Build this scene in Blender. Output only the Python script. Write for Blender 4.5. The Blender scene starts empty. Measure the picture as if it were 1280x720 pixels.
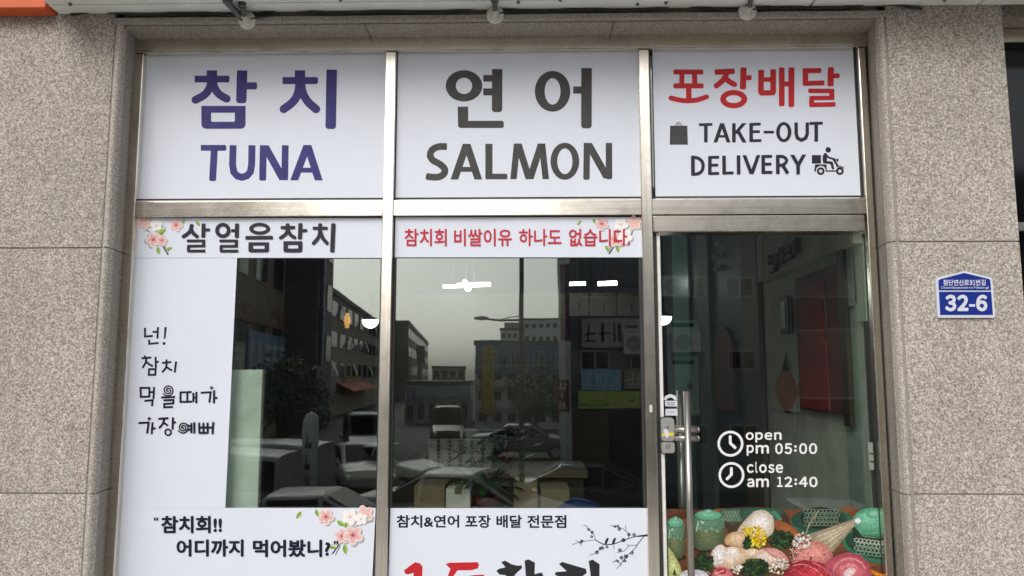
import bpy, bmesh, math, random
from mathutils import Vector, Matrix
from math import radians, sin, cos, pi

random.seed(7)
scene = bpy.context.scene
COL = scene.collection

# ------------------------------------------------------------------ camera
CAM_D, CAM_H = 3.5, 1.48                 # metres in front of the shop glass, above the terrace
PITCH, YAW, ROLL = 0.11525, 0.021295, -0.00021
FPX = 961.0                              # focal length in pixels of a 1280 wide picture
RC = Matrix.Rotation(YAW, 3, 'Z') @ Matrix.Rotation(PITCH, 3, 'X') @ Matrix.Rotation(ROLL, 3, 'Y')
cam = bpy.data.cameras.new('camera')
cam.sensor_width = 36.0
cam.lens = FPX / 1280 * 36.0
cam.clip_start, cam.clip_end = 0.05, 2000
camo = bpy.data.objects.new('camera', cam)
COL.objects.link(camo)
camo.location = (0, -CAM_D, CAM_H)
camo.rotation_euler = (RC @ Matrix.Rotation(pi / 2, 3, 'X')).to_euler()
scene.camera = camo

# ------------------------------------------------------------------ sky, sun, exposure
SUN_EL, SUN_AZ = radians(38), radians(200)     # direction the light comes from: in front of the shop, a bit left
w = bpy.data.worlds.new('World')
scene.world = w
w.use_nodes = True
nt = w.node_tree
nt.nodes.clear()
sky = nt.nodes.new('ShaderNodeTexSky')
sky.sky_type = 'NISHITA'
sky.sun_disc = False
sky.sun_elevation = SUN_EL
sky.sun_rotation = SUN_AZ
sky.dust_density = 4.0
sky.air_density = 1.0
hs = nt.nodes.new('ShaderNodeHueSaturation')
hs.inputs['Saturation'].default_value = 0.25
bg = nt.nodes.new('ShaderNodeBackground')
bg.inputs['Strength'].default_value = 0.15
wo = nt.nodes.new('ShaderNodeOutputWorld')
nt.links.new(sky.outputs[0], hs.inputs['Color'])
nt.links.new(hs.outputs[0], bg.inputs['Color'])
nt.links.new(bg.outputs[0], wo.inputs['Surface'])
sl = bpy.data.lights.new('sun', 'SUN')
sl.energy = 0.7
sl.angle = radians(35)
sl.color = (1.0, 0.96, 0.9)
so = bpy.data.objects.new('sun', sl)
COL.objects.link(so)
sd = Vector((-0.38, -0.92, 0)).normalized() * cos(SUN_EL) + Vector((0, 0, sin(SUN_EL)))
so.rotation_euler = sd.to_track_quat('Z', 'Y').to_euler()
so.location = (0, -8, 12)
scene.view_settings.view_transform = 'Standard'
scene.view_settings.look = 'None'
scene.view_settings.gamma = 1
scene.view_settings.exposure = 0.13
scene.cycles.use_denoising = True
scene.cycles.max_bounces = 10
scene.cycles.transparent_max_bounces = 16
scene.cycles.sample_clamp_indirect = 6

# ------------------------------------------------------------------ rays of the photograph
def ray(px, py):
    d = RC @ Vector(((px - 640) / FPX, 1, -(py - 360) / FPX))
    return d.x / d.y, d.z / d.y

def P(px, py, y=0.0):                    # point of the plane at depth y
    tx, tz = ray(px, py)
    k = CAM_D + y
    return Vector((tx * k, y, CAM_H + tz * k))

def X(px, py, y=0.0): return P(px, py, y).x
def Z(py, y=0.0, px=640): return P(px, py, y).z

def S(px, py, d):                        # a point of the street, seen mirrored at distance d
    tx, tz = ray(px, py)
    return Vector((tx * d, CAM_D - d, CAM_H + tz * d))

# ------------------------------------------------------------------ materials
def principled(name, col, rough=0.6, metal=0.0, spec=None, emit=None, es=0):
    m = bpy.data.materials.new(name)
    m.use_nodes = True
    b = m.node_tree.nodes['Principled BSDF']
    b.inputs['Base Color'].default_value = (*col, 1)
    b.inputs['Roughness'].default_value = rough
    b.inputs['Metallic'].default_value = metal
    if spec is not None: b.inputs['Specular IOR Level'].default_value = spec
    if emit:
        b.inputs['Emission Color'].default_value = (*emit, 1)
        b.inputs['Emission Strength'].default_value = es
    return m

def N(m, t): return m.node_tree.nodes.new(t)
def LK(m, a, b): m.node_tree.links.new(a, b)

def ramp(m, fac, stops):
    r = N(m, 'ShaderNodeValToRGB')
    el = r.color_ramp.elements
    while len(el) < len(stops): el.new(0.5)
    for e, (p, c) in zip(el, stops):
        e.position = p
        e.color = (*c, 1)
    LK(m, fac, r.inputs[0])
    return r.outputs[0]

def coords(m, sc=(1, 1, 1)):
    tc = N(m, 'ShaderNodeTexCoord')
    mp = N(m, 'ShaderNodeMapping')
    mp.inputs['Scale'].default_value = sc
    LK(m, tc.outputs['Object'], mp.inputs[0])
    return mp.outputs[0]

def noise(m, vec, scale, detail=2, rough=0.5):
    n = N(m, 'ShaderNodeTexNoise')
    n.inputs['Scale'].default_value = scale
    n.inputs['Detail'].default_value = detail
    n.inputs['Roughness'].default_value = rough
    LK(m, vec, n.inputs['Vector'])
    return n.outputs['Fac']

def mixc(m, fac, a, b, mode='MIX'):
    x = N(m, 'ShaderNodeMix')
    x.data_type = 'RGBA'
    x.blend_type = mode
    for sock, v in ((x.inputs[0], fac), (x.inputs[6], a), (x.inputs[7], b)):
        if isinstance(v, (int, float)): sock.default_value = v
        elif isinstance(v, tuple): sock.default_value = (*v, 1)
        else: LK(m, v, sock)
    return x.outputs[2]

def varied(name, col, rough=0.6, scale=6, amt=0.25, metal=0.0, stretch=(1, 1, 1), spec=None, bump=0):
    m = principled(name, col, rough, metal, spec)
    b = m.node_tree.nodes['Principled BSDF']
    n = noise(m, coords(m, stretch), scale, 4, 0.6)
    c = ramp(m, n, [(0.3, tuple(max(0, x * (1 - amt)) for x in col)), (0.7, tuple(min(1, x * (1 + amt)) for x in col))])
    LK(m, c, b.inputs['Base Color'])
    if bump:
        bp = N(m, 'ShaderNodeBump')
        bp.inputs['Strength'].default_value = bump
        bp.inputs['Distance'].default_value = 0.01
        LK(m, n, bp.inputs['Height'])
        LK(m, bp.outputs[0], b.inputs['Normal'])
    return m

def granite(name, tone=1.0, grain=1.0):
    m = principled(name, (0.36, 0.33, 0.3), 0.8, spec=0.3)
    b = m.node_tree.nodes['Principled BSDF']
    v = coords(m)
    # flamed granite: pale feldspar, grey quartz, pinkish and dark grains
    f = noise(m, v, 150 * grain, 2, 0.62)
    base = ramp(m, f, [(0.31, (0.19 * tone, 0.175 * tone, 0.16 * tone)), (0.44, (0.335 * tone, 0.315 * tone, 0.29 * tone)),
                       (0.53, (0.46 * tone, 0.435 * tone, 0.405 * tone)), (0.68, (0.72 * tone, 0.69 * tone, 0.645 * tone))])
    # every slab a touch different
    oi = N(m, 'ShaderNodeObjectInfo')
    base = mixc(m, 1.0, base, ramp(m, oi.outputs['Random'], [(0.0, (0.93, 0.92, 0.91)), (1.0, (1.05, 1.05, 1.05))]), 'MULTIPLY')
    mp2 = N(m, 'ShaderNodeMapping')
    mp2.inputs['Location'].default_value = (3.1, 7.7, 1.3)
    LK(m, v, mp2.inputs[0])
    p = noise(m, mp2.outputs[0], 55 * grain, 2, 0.5)
    pk = ramp(m, p, [(0.42, (1, 1, 1)), (0.62, (1.0, 0.95, 0.90))])
    base = mixc(m, 1.0, base, pk, 'MULTIPLY')
    big = noise(m, v, 1.7, 4, 0.6)
    wt = ramp(m, big, [(0.3, (0.88, 0.87, 0.86)), (0.7, (1.06, 1.05, 1.03))])
    base = mixc(m, 1.0, base, wt, 'MULTIPLY')
    streak = noise(m, coords(m, (9, 9, 0.5)), 2.0, 3, 0.6)     # faint vertical rain marks
    sk = ramp(m, streak, [(0.35, (0.93, 0.92, 0.9)), (0.6, (1, 1, 1))])
    base = mixc(m, 1.0, base, sk, 'MULTIPLY')
    LK(m, base, b.inputs['Base Color'])
    bp = N(m, 'ShaderNodeBump')
    bp.inputs['Strength'].default_value = 0.5
    bp.inputs['Distance'].default_value = 0.004
    LK(m, f, bp.inputs['Height'])
    LK(m, bp.outputs[0], b.inputs['Normal'])
    return m

def steel(name, col, rough, axis='z', amt=0.10):
    m = principled(name, col, rough, 1.0)
    b = m.node_tree.nodes['Principled BSDF']
    sc = {'z': (12, 12, 0.4), 'x': (0.4, 12, 12)}[axis]
    n = noise(m, coords(m, sc), 6, 3, 0.6)
    big = noise(m, coords(m), 5, 5, 0.7)
    c = ramp(m, n, [(0.3, tuple(x * (1 - amt) for x in col)), (0.7, tuple(min(1, x * (1 + amt)) for x in col))])
    dirt = ramp(m, big, [(0.32, (0.88, 0.86, 0.82)), (0.5, (1, 1, 1))])
    LK(m, mixc(m, 1.0, c, dirt, 'MULTIPLY'), b.inputs['Base Color'])
    rr = N(m, 'ShaderNodeMapRange')
    rr.inputs['To Min'].default_value = rough * 0.75
    rr.inputs['To Max'].default_value = rough * 1.35
    LK(m, big, rr.inputs['Value'])
    LK(m, rr.outputs[0], b.inputs['Roughness'])
    return m

def glass(name, refl, tint):
    m = bpy.data.materials.new(name)
    m.use_nodes = True
    t = m.node_tree
    t.nodes.clear()
    tr = t.nodes.new('ShaderNodeBsdfTransparent')
    tr.inputs[0].default_value = (*tint, 1)
    gl = t.nodes.new('ShaderNodeBsdfGlossy')
    gl.inputs['Color'].default_value = (0.95, 1.0, 0.96, 1)
    gl.inputs['Roughness'].default_value = 0.012
    nz = noise(m, coords(m), 2.2, 2, .5)              # float glass is never quite flat
    bpg = t.nodes.new('ShaderNodeBump'); bpg.inputs['Strength'].default_value = 0.025; bpg.inputs['Distance'].default_value = 0.012
    t.links.new(nz, bpg.inputs['Height']); t.links.new(bpg.outputs[0], gl.inputs['Normal'])
    lw = t.nodes.new('ShaderNodeLayerWeight')
    lw.inputs['Blend'].default_value = 0.5
    pw = t.nodes.new('ShaderNodeMath'); pw.operation = 'POWER'; pw.inputs[1].default_value = 5
    ad = t.nodes.new('ShaderNodeMath'); ad.operation = 'MULTIPLY_ADD'
    ad.inputs[1].default_value = 0.6; ad.inputs[2].default_value = refl
    mx = t.nodes.new('ShaderNodeMixShader')
    o = t.nodes.new('ShaderNodeOutputMaterial')
    t.links.new(lw.outputs['Facing'], pw.inputs[0])
    t.links.new(pw.outputs[0], ad.inputs[0])
    t.links.new(ad.outputs[0], mx.inputs[0])
    t.links.new(tr.outputs[0], mx.inputs[1])
    t.links.new(gl.outputs[0], mx.inputs[2])
    t.links.new(mx.outputs[0], o.inputs[0])
    return m

def srgb(r, g, b):
    f = lambda c: (c / 255 / 12.92) if c / 255 <= 0.04045 else ((c / 255 + 0.055) / 1.055) ** 2.4
    return (f(r), f(g), f(b))

MAT = {}
MAT['granite'] = granite('granite', 1.0)
MAT['granite_polished'] = granite('granite_polished', 0.80, 1.5)
MAT['granite_trim_skylit'] = granite('granite_trim_skylit', 1.08, 1.3)  # tone lifted, so the sky light the trim catches is in the colour
MAT['steel_v'] = steel('steel_vertical', (0.80, 0.745, 0.66), 0.22, 'z')
MAT['steel_h'] = steel('steel_horizontal', (0.80, 0.745, 0.66), 0.2, 'x')
MAT['steel_door'] = steel('steel_door', (0.6, 0.56, 0.5), 0.26, 'x')
MAT['chrome'] = steel('chrome', (0.45, 0.43, 0.405), 0.3, 'z', 0.06)
MAT['rubber'] = principled('rubber', (0.03, 0.03, 0.03), 0.6)
MAT['joint'] = principled('joint', (0.36, 0.34, 0.315), 0.9)
MAT['window_glass'] = glass('window_glass', 0.14, (0.88, 0.925, 0.90))
MAT['far_glass'] = principled('far_glass', (0.012, 0.014, 0.018), 0.08, spec=.25)
MAT['car_glass'] = principled('car_glass', (0.012, 0.013, 0.014), 0.25, spec=.08)
MAT['window_clip'] = principled('window_clip', (0.22, 0.25, 0.22), 0.5)
MAT['black_glass'] = principled('black_glass', (0.004, 0.004, 0.005), 0.08)
MAT['vinyl'] = varied('vinyl', (0.71, 0.75, 0.84), 0.42, 2.5, 0.025, spec=0.35)
_m = MAT['vinyl']; _b = _m.node_tree.nodes['Principled BSDF']
_n = noise(_m, coords(_m, (1, 1, .6)), 7, 3, .5)
_bp = N(_m, 'ShaderNodeBump'); _bp.inputs['Strength'].default_value = .25; _bp.inputs['Distance'].default_value = .006
LK(_m, _n, _bp.inputs['Height']); LK(_m, _bp.outputs[0], _b.inputs['Normal'])
MAT['seal'] = varied('seal', (0.75, 0.74, 0.7), 0.5, 20, 0.1)
MAT['lettering_purple'] = varied('lettering_purple', (0.052, 0.046, 0.19), 0.55, 14, 0.18, spec=0.2)
MAT['lettering_grey'] = varied('lettering_grey', (0.066, 0.064, 0.062), 0.55, 14, 0.2, spec=0.2)
MAT['lettering_dark'] = principled('lettering_dark', (0.028, 0.026, 0.038), 0.45, spec=0.2)
MAT['lettering_navy'] = principled('lettering_navy', (0.012, 0.013, 0.033), 0.45, spec=0.2)
MAT['lettering_red'] = principled('lettering_red', (0.52, 0.022, 0.03), 0.45, spec=0.2)
MAT['lettering_rose'] = principled('lettering_rose', (0.52, 0.035, 0.06), 0.45, spec=0.2)
MAT['lettering_white'] = principled('lettering_white', (0.82, 0.82, 0.82), 0.5)
MAT['brush_black'] = principled('brush_black', (0.012, 0.012, 0.016), 0.45)
MAT['orange'] = varied('orange', (0.62, 0.10, 0.022), 0.5, 3, 0.06)
MAT['sign_grey'] = varied('sign_grey', (0.80, 0.82, 0.78), 0.5, 5, 0.08)
MAT['plate_blue'] = varied('plate_blue', (0.008, 0.028, 0.24), 0.5, 20, 0.1, spec=.2)
MAT['plate_white'] = principled('plate_white', (0.66, 0.68, 0.76), 0.4)
MAT['white_paint'] = varied('white_paint', (0.6, 0.6, 0.56), 0.6, 12, 0.12)
MAT['grey_metal'] = varied('grey_metal', (0.12, 0.12, 0.115), 0.45, 30, 0.3, 0.3)
MAT['lamp_white'] = principled('lamp_white', (0.8, 0.8, 0.8), 0.5, emit=(1, 0.98, 0.92), es=6)
MAT['tube_white'] = principled('tube_white', (0.8, 0.8, 0.8), 0.5, emit=(1, 1, 0.94), es=18)
MAT['lamp_orange'] = principled('lamp_orange', (0.7, 0.35, 0.08), 0.5, emit=(1, 0.5, 0.12), es=.7)

# ------------------------------------------------------------------ mesh collector
class MB:
    def __init__(s):
        s.v, s.f, s.m = [], [], []
    def poly(s, pts, mi=0):
        i = len(s.v)
        s.v += [tuple(p) for p in pts]
        s.f.append(tuple(range(i, i + len(pts))))
        s.m.append(mi)
    def quadstrip(s, A, B, mi=0, closed=False):
        i = len(s.v)
        n = len(A)
        s.v += [tuple(p) for p in A] + [tuple(p) for p in B]
        for k in range(n if closed else n - 1):
            j = (k + 1) % n
            s.f.append((i + k, i + j, i + n + j, i + n + k))
            s.m.append(mi)
    def hexa(s, c, mi=0):            # eight corners: four of one end ring, four of the other
        i = len(s.v)
        s.v += [tuple(p) for p in c]
        for q in ((3, 2, 1, 0), (4, 5, 6, 7), (0, 1, 5, 4), (1, 2, 6, 5), (2, 3, 7, 6), (3, 0, 4, 7)):
            s.f.append(tuple(i + k for k in q))
            s.m.append(mi)
        return s
    def box(s, x0, x1, y0, y1, z0, z1, mi=0):
        return s.hexa([(x0, y0, z0), (x1, y0, z0), (x1, y1, z0), (x0, y1, z0), (x0, y0, z1), (x1, y0, z1), (x1, y1, z1), (x0, y1, z1)], mi)
    def tube(s, pts, r, seg=10, mi=0, cap=True):
        pts = [Vector(p) for p in pts]
        rr = r if isinstance(r, (list, tuple)) else [r] * len(pts)
        base = len(s.v)
        for k, p in enumerate(pts):
            t = (pts[min(k + 1, len(pts) - 1)] - pts[max(k - 1, 0)]).normalized()
            u = t.cross(Vector((0.03, 0.11, 1)))
            if u.length < 0.2: u = t.cross(Vector((1, 0.1, 0)))
            u.normalize()
            q = t.cross(u)
            for j in range(seg):
                a = 2 * pi * j / seg
                s.v.append(tuple(p + (u * cos(a) + q * sin(a)) * rr[k]))
        for k in range(len(pts) - 1):
            for j in range(seg):
                a, b = base + k * seg + j, base + k * seg + (j + 1) % seg
                s.f.append((a, b, b + seg, a + seg)); s.m.append(mi)
        if cap:
            s.f.append(tuple(base + j for j in reversed(range(seg)))); s.m.append(mi)
            e = base + (len(pts) - 1) * seg
            s.f.append(tuple(e + j for j in range(seg))); s.m.append(mi)
        return s
    def lathe(s, c, prof, seg=20, axis='z', mi=0):
        c = Vector(c)
        base = len(s.v)
        for r, h in prof:
            for j in range(seg):
                a = 2 * pi * j / seg
                if axis == 'z': d = Vector((r * cos(a), r * sin(a), h))
                elif axis == 'y': d = Vector((r * cos(a), h, r * sin(a)))
                else: d = Vector((h, r * cos(a), r * sin(a)))
                s.v.append(tuple(c + d))
        for k in range(len(prof) - 1):
            for j in range(seg):
                a, b = base + k * seg + j, base + k * seg + (j + 1) % seg
                s.f.append((a, b, b + seg, a + seg)); s.m.append(mi)
        for k in (0, len(prof) - 1):
            if prof[k][0] > 1e-4:
                s.f.append(tuple(base + k * seg + j for j in range(seg))); s.m.append(mi)
        return s
    def build(s, name, mats, parent=None, smooth=False, bevel=0):
        if not isinstance(mats, (list, tuple)): mats = [mats]
        me = bpy.data.meshes.new(name)
        off = Vector(wloc(parent)) if parent else None
        if parent is None and s.v:
            xs, ys, zs = zip(*s.v)
            off = Vector(((min(xs) + max(xs)) / 2, (min(ys) + max(ys)) / 2, min(zs)))
        vs = [tuple(Vector(p) - off) for p in s.v] if off is not None else s.v
        me.from_pydata(vs, [], s.f)
        for m in mats: me.materials.append(m if not isinstance(m, str) else MAT[m])
        if any(s.m): me.polygons.foreach_set('material_index', s.m)
        if smooth: me.polygons.foreach_set('use_smooth', [True] * len(s.f))
        bm = bmesh.new(); bm.from_mesh(me)
        if not getattr(s, 'flat', False): bmesh.ops.recalc_face_normals(bm, faces=bm.faces)
        bm.to_mesh(me); bm.free()
        o = bpy.data.objects.new(name, me)
        COL.objects.link(o)
        if parent: o.parent = parent
        else: o.location = off
        if bevel:
            b = o.modifiers.new('bevel', 'BEVEL'); b.width = bevel; b.segments = 2
            b.limit_method = 'ANGLE'
        return o

def wloc(o):
    v = Vector((0, 0, 0))
    while o:
        v = v + o.location
        o = o.parent
    return v

def tag(o, label, cat, group=None, kind=None):
    o['label'] = label
    if cat: o['category'] = cat
    if group: o['group'] = group
    if kind: o['kind'] = kind
    return o

def thing(name, loc, label, cat, group=None):
    o = bpy.data.objects.new(name, None)
    o.empty_display_size = 0.05
    COL.objects.link(o)
    o.location = loc
    return tag(o, label, cat, group)

def struct(mb, name, mat, label=None):
    o = mb.build(name, mat)
    o['kind'] = 'structure'
    o['label'] = label or name.replace('_', ' ')
    return o

# ------------------------------------------------------------------ flat printed shapes on a plane, in photo pixels
class Flat(MB):
    def __init__(s, y, o=(0, 0), k=1.0, step=0.00006, lift=0.0003):
        super().__init__()
        s.flat = True
        s.y, s.o, s.k, s.step = y, o, k, step
        s.lay = lift
        s.mi = 0
        s.cap = 'b'
    def at(s, o, k):
        s.o, s.k = o, k
        return s
    def pt(s, u, v):
        return P(s.o[0] + u / s.k, s.o[1] + v / s.k, s.y - s.lay)
    def build(s, name, mats, parent=None, gap=0.022):
        """lettering and scattered prints: one mesh for each separate word or cluster"""
        if not ('lettering' in name or name == 'blossom_print'): return MB.build(s, name, mats, parent)
        par = list(range(len(s.f)))
        def find(a):
            while par[a] != a: par[a] = par[par[a]]; a = par[a]
            return a
        cells = {}
        for k, f_ in enumerate(s.f):
            xs = [s.v[i][0] for i in f_]; zs = [s.v[i][2] for i in f_]
            h = gap / 2
            for cx in range(math.floor((min(xs) - h) / h), math.floor((max(xs) + h) / h) + 1):
                for cz in range(math.floor((min(zs) - h) / h), math.floor((max(zs) + h) / h) + 1):
                    if (cx, cz) in cells: par[find(k)] = find(cells[(cx, cz)])
                    else: cells[(cx, cz)] = k
        groups = {}
        for k in range(len(s.f)): groups.setdefault(find(k), []).append(k)
        for g in groups.values():
            mb = MB(); mb.flat = True
            ix = {}
            for k in g:
                ff = []
                for i in s.f[k]:
                    if i not in ix: ix[i] = len(mb.v); mb.v.append(s.v[i])
                    ff.append(ix[i])
                mb.f.append(tuple(ff)); mb.m.append(s.m[k])
            MB.build(mb, name, mats, parent)
    def up(s): s.lay += s.step
    def fill(s, pts, mi=None):
        s.poly([s.pt(u, v) for u, v in pts], s.mi if mi is None else mi)
        s.up()
    def rect(s, u0, v0, u1, v1, mi=None): s.fill([(u0, v0), (u1, v0), (u1, v1), (u0, v1)], mi)
    def ell(s, u, v, a, b=None, mi=None, rot=0, n=28):
        b = a if b is None else b
        c, q = cos(rot), sin(rot)
        s.fill([(u + a * cos(t) * c - b * sin(t) * q, v + a * cos(t) * q + b * sin(t) * c) for t in (2 * pi * i / n for i in range(n))], mi)
    def ring(s, u, v, a, b, ai, bi, mi=None, n=36):
        T = [2 * pi * i / n for i in range(n)]
        s.quadstrip([s.pt(u + a * cos(t), v + b * sin(t)) for t in T], [s.pt(u + ai * cos(t), v + bi * sin(t)) for t in T], s.mi if mi is None else mi, True)
        s.up()
    def frame(s, u0, v0, u1, v1, a0, b0, a1, b1, r=None, mi=None):
        r = (v1 - v0) * 0.2 if r is None else r
        def rr(x0, y0, x1, y1, q):
            o = [(x0, y0), ((x0 + x1) / 2, y0), (x1, y0)]
            for c, st in (((x1 - q, y1 - q), 0), ((x0 + q, y1 - q), 90)):
                o += [(c[0] + q * cos(radians(st + t)), c[1] + q * sin(radians(st + t))) for t in (0, 22, 45, 68, 90)]
            return o
        s.quadstrip([s.pt(*p) for p in rr(u0, v0, u1, v1, r)], [s.pt(*p) for p in rr(a0, b0, a1, b1, r * 0.25)], s.mi if mi is None else mi, True)
        s.up()
    def st(s, pts, w, cap=None, mi=None, smooth=False, closed=False, w1=None):
        """a stroke along pts; cap b = square, r = round, s = softened corners (two letters: start, end)"""
        cap = cap or s.cap
        if len(cap) == 1: cap = cap * 2
        mi = s.mi if mi is None else mi
        p = [Vector(q) for q in pts]
        if smooth and len(p) > 2:
            q = []
            for i in range(len(p) - 1):
                a, b, c, d = p[max(i - 1, 0)], p[i], p[i + 1], p[min(i + 2, len(p) - 1)]
                for t in (0, .25, .5, .75):
                    q.append(0.5 * ((2 * b) + (c - a) * t + (2 * a - 5 * b + 4 * c - d) * t * t + (3 * b - a - 3 * c + d) * t ** 3))
            p = q + [p[-1]]
        n = len(p)
        L, R = [], []
        for i in range(n):
            if closed: d0, d1 = (p[i] - p[i - 1]).normalized(), (p[(i + 1) % n] - p[i]).normalized()
            else:
                d0 = (p[i] - p[i - 1]).normalized() if i else (p[1] - p[0]).normalized()
                d1 = (p[i + 1] - p[i]).normalized() if i < n - 1 else d0
            t = (d0 + d1)
            t = t.normalized() if t.length > 1e-6 else d0
            nn = Vector((-t.y, t.x))
            ww = w if w1 is None else w + (w1 - w) * i / (n - 1)
            h = ww / 2 / max(0.5, nn.dot(Vector((-d0.y, d0.x))))
            L.append(p[i] + nn * h); R.append(p[i] - nn * h)
        if closed:
            s.quadstrip([s.pt(*a) for a in L], [s.pt(*a) for a in R], mi, True)
            s.up(); return
        def capped(L, R, c, end):
            i = -1 if end else 0
            a, b = L[i], R[i]
            t = (p[i] - p[i - 1 if end else 1]).normalized()
            h = (a - b).length / 2
            prof = []
            if c == 'r': prof = [(sin(radians(g)) * h, cos(radians(g))) for g in (20, 40, 60, 75, 86)]
            elif c == 's':
                q = h * 0.55
                prof = [(-q + q * sin(radians(g)), 1 - (q - q * cos(radians(g))) / h) for g in (0, 25, 50, 75, 90)]
            m_ = (a + b) / 2
            nl, nr = [], []
            for f, g in prof:
                nl.append(m_ + (a - m_) * g + t * f); nr.append(m_ + (b - m_) * g + t * f)
            if c == 's':
                if end: L.pop(); R.pop()
                else: L.pop(0); R.pop(0)
            if end: L += nl; R += nr
            else: L[:0] = nl[::-1]; R[:0] = nr[::-1]
        capped(L, R, cap[1], True)
        capped(L, R, cap[0], False)
        s.quadstrip([s.pt(*a) for a in L], [s.pt(*a) for a in R], mi)
        s.up()
    def leg(s, x0, y0, x1, y1, w):
        s.fill([(x0 - w / 2, y0), (x0 + w / 2, y0), (x1 + w / 2, y1), (x1 - w / 2, y1)])
    def sts(s, w, *ls, cap=None):
        for l in ls: s.st(l, w, cap)
    def spiral(s, u, v, r, turns, w):
        n = int(turns * 14)
        s.st([(u + r * (i / n) ** .9 * cos(2 * pi * turns * i / n), v + r * (i / n) ** .9 * sin(2 * pi * turns * i / n)) for i in range(2, n + 1)], w, 'r')
    def star(s, u, v, r):
        s.fill([(u + (r if i % 2 == 0 else r * .42) * sin(pi * i / 5), v - (r if i % 2 == 0 else r * .42) * cos(pi * i / 5)) for i in range(10)])
    def text(s, body, u0, v0, u1, v1, bold=0.02, mi=None, spacing=1.0):
        cu = bpy.data.curves.new('t', 'FONT')
        cu.body = body
        cu.resolution_u = 3
        cu.space_character = spacing
        ob = bpy.data.objects.new('t', cu)
        COL.objects.link(ob)
        dg = bpy.context.evaluated_depsgraph_get()
        dg.update()
        me = ob.evaluated_get(dg).to_mesh()
        vs = [v.co.copy() for v in me.vertices]
        fs = [tuple(f.vertices) for f in me.polygons]
        ob.evaluated_get(dg).to_mesh_clear()
        bpy.data.objects.remove(ob); bpy.data.curves.remove(cu)
        x0, x1 = min(v.x for v in vs) - bold, max(v.x for v in vs) + bold
        y0, y1 = min(v.y for v in vs) - bold, max(v.y for v in vs) + bold
        for q in range(8 if bold > 0 else 1):      # heavier weights: the glyphs printed again, a hair to each side
            dx, dy = (bold * cos(q * pi / 4), bold * sin(q * pi / 4)) if bold > 0 else (0, 0)
            i = len(s.v)
            for v in vs:
                s.v.append(tuple(s.pt(u0 + (v.x + dx - x0) / (x1 - x0) * (u1 - u0), v1 - (v.y + dy - y0) / (y1 - y0) * (v1 - v0))))
            for f in fs:
                s.f.append(tuple(i + k for k in f)); s.m.append(s.mi if mi is None else mi)
            s.lay += .00002

# ================================================================== GROUND
GZ = -2.0                                  # the street lies lower than the shop terrace
MAT['asphalt'] = varied('asphalt', (0.055, 0.055, 0.055), 0.85, 12, 0.3)
MAT['paving'] = varied('paving', (0.50, 0.48, 0.45), 0.85, 8, 0.2)
MAT['concrete'] = varied('concrete', (0.34, 0.33, 0.31), 0.85, 5, 0.2)
MAT['line_paint'] = varied('line_paint', (0.7, 0.7, 0.68), 0.7, 20, 0.15)
struct(MB().box(-400, 400, -700, 30, GZ - 0.5, GZ), 'street_ground', 'asphalt')
struct(MB().box(-30, 30, -4.75, 0.9, -0.3, -0.001), 'terrace_paving', 'paving')
tw = thing('retaining_wall', (0, -4.8, GZ), 'long pale concrete retaining wall under the terrace edge', 'wall')
MB().box(-30, 30, -4.75, -4.55, GZ + .004, -0.31).build('wall_face', 'concrete', tw)
MB().box(-30, 30, -4.85, -4.45, -0.305, 0.03).build('coping', 'paving', tw)

# ================================================================== THE STONE FRONT
YW = -0.19                                 # face of the granite slabs
YF = -0.045                                # face of the steel frame
xl = X(121, 400, YW); xr = X(1112, 100, YW)
xr2 = X(1256, 60, YW)
ztop = 3.9
zl = Z(27.5, YW)                           # underside of the stone lintel
facade = thing('stone_facade', (0, 0, 0), 'speckled grey granite shop front around the steel framed glazing', 'building')
def slabs(x0, x1, zs, y0=YW, y1=0.1):
    for a, b in zip(zs[:-1], zs[1:]):
        MB().box(x0, x1, y0, y1, a + 0.0025, b - 0.0025).build('granite_slab', 'granite', facade, bevel=0.003)
    MB().box(x0 + .004, x1 - .004, y0 + 0.008, y1 - .01, zs[0], zs[-1]).build('slab_backing', 'joint', facade)
zj1l, zj2l = Z(310, YW, 60), Z(617, YW, 60)
zj1r, zj2r = Z(302, YW, 1200), Z(618, YW, 1200)
slabs(xl - 1.9, xl, [0, zj2l, zj1l, ztop])
slabs(xl - 3.81, xl - 1.905, [0, zj2l, zj1l, ztop])
slabs(xr, xr2, [0, zj2r, zj1r, ztop])
# groove, rounded trim strip and polished reveal each side
def jamb_stone(xwall, xt0, xt1, xrev, zs):
    sg = 1 if xrev > xwall else -1
    for a, b in zip(zs[:-1], zs[1:]):
        a, b = a + .002, b - .002
        h = (xt1 - xt0) / 2
        prof = [(xt0, YW + .03), (xt0 + h * .1, YW + .004), (xt0 + h * .5, YW - .010), (xt0 + h, YW - .014), (xt0 + h * 1.5, YW - .010), (xt1 - h * .1, YW + .004), (xt1, YW + .03)]
        m = MB()
        m.quadstrip([(x, y, a) for x, y in prof], [(x, y, b) for x, y in prof])
        m.poly([(x, y, b) for x, y in prof]); m.poly([(x, y, a) for x, y in prof])
        m.build('trim_strip', 'granite_trim_skylit', facade, True)
        m = MB()
        x0, x1 = (xt1 - .004, xrev)
        m.hexa([(x0, YW + .028, a), (x1, YF + .02, a), (x1 - sg * .12, YF + .02, a), (x0 - sg * .12, YW + .028, a),
                (x0, YW + .028, b), (x1, YF + .02, b), (x1 - sg * .12, YF + .02, b), (x0 - sg * .12, YW + .028, b)])
        m.build('reveal_slab', 'granite_polished', facade)
    MB().box(min(xwall, xt0) - .005, max(xwall, xt0) + .005, YW + .005, YW + .05, 0, zl).build('groove_backing', 'joint', facade)
jamb_stone(xl, X(122.5, 400, YW), X(132.5, 400, YW), X(147.5, 400, YF), [0, zj2l, zj1l, zl + .02])
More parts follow.
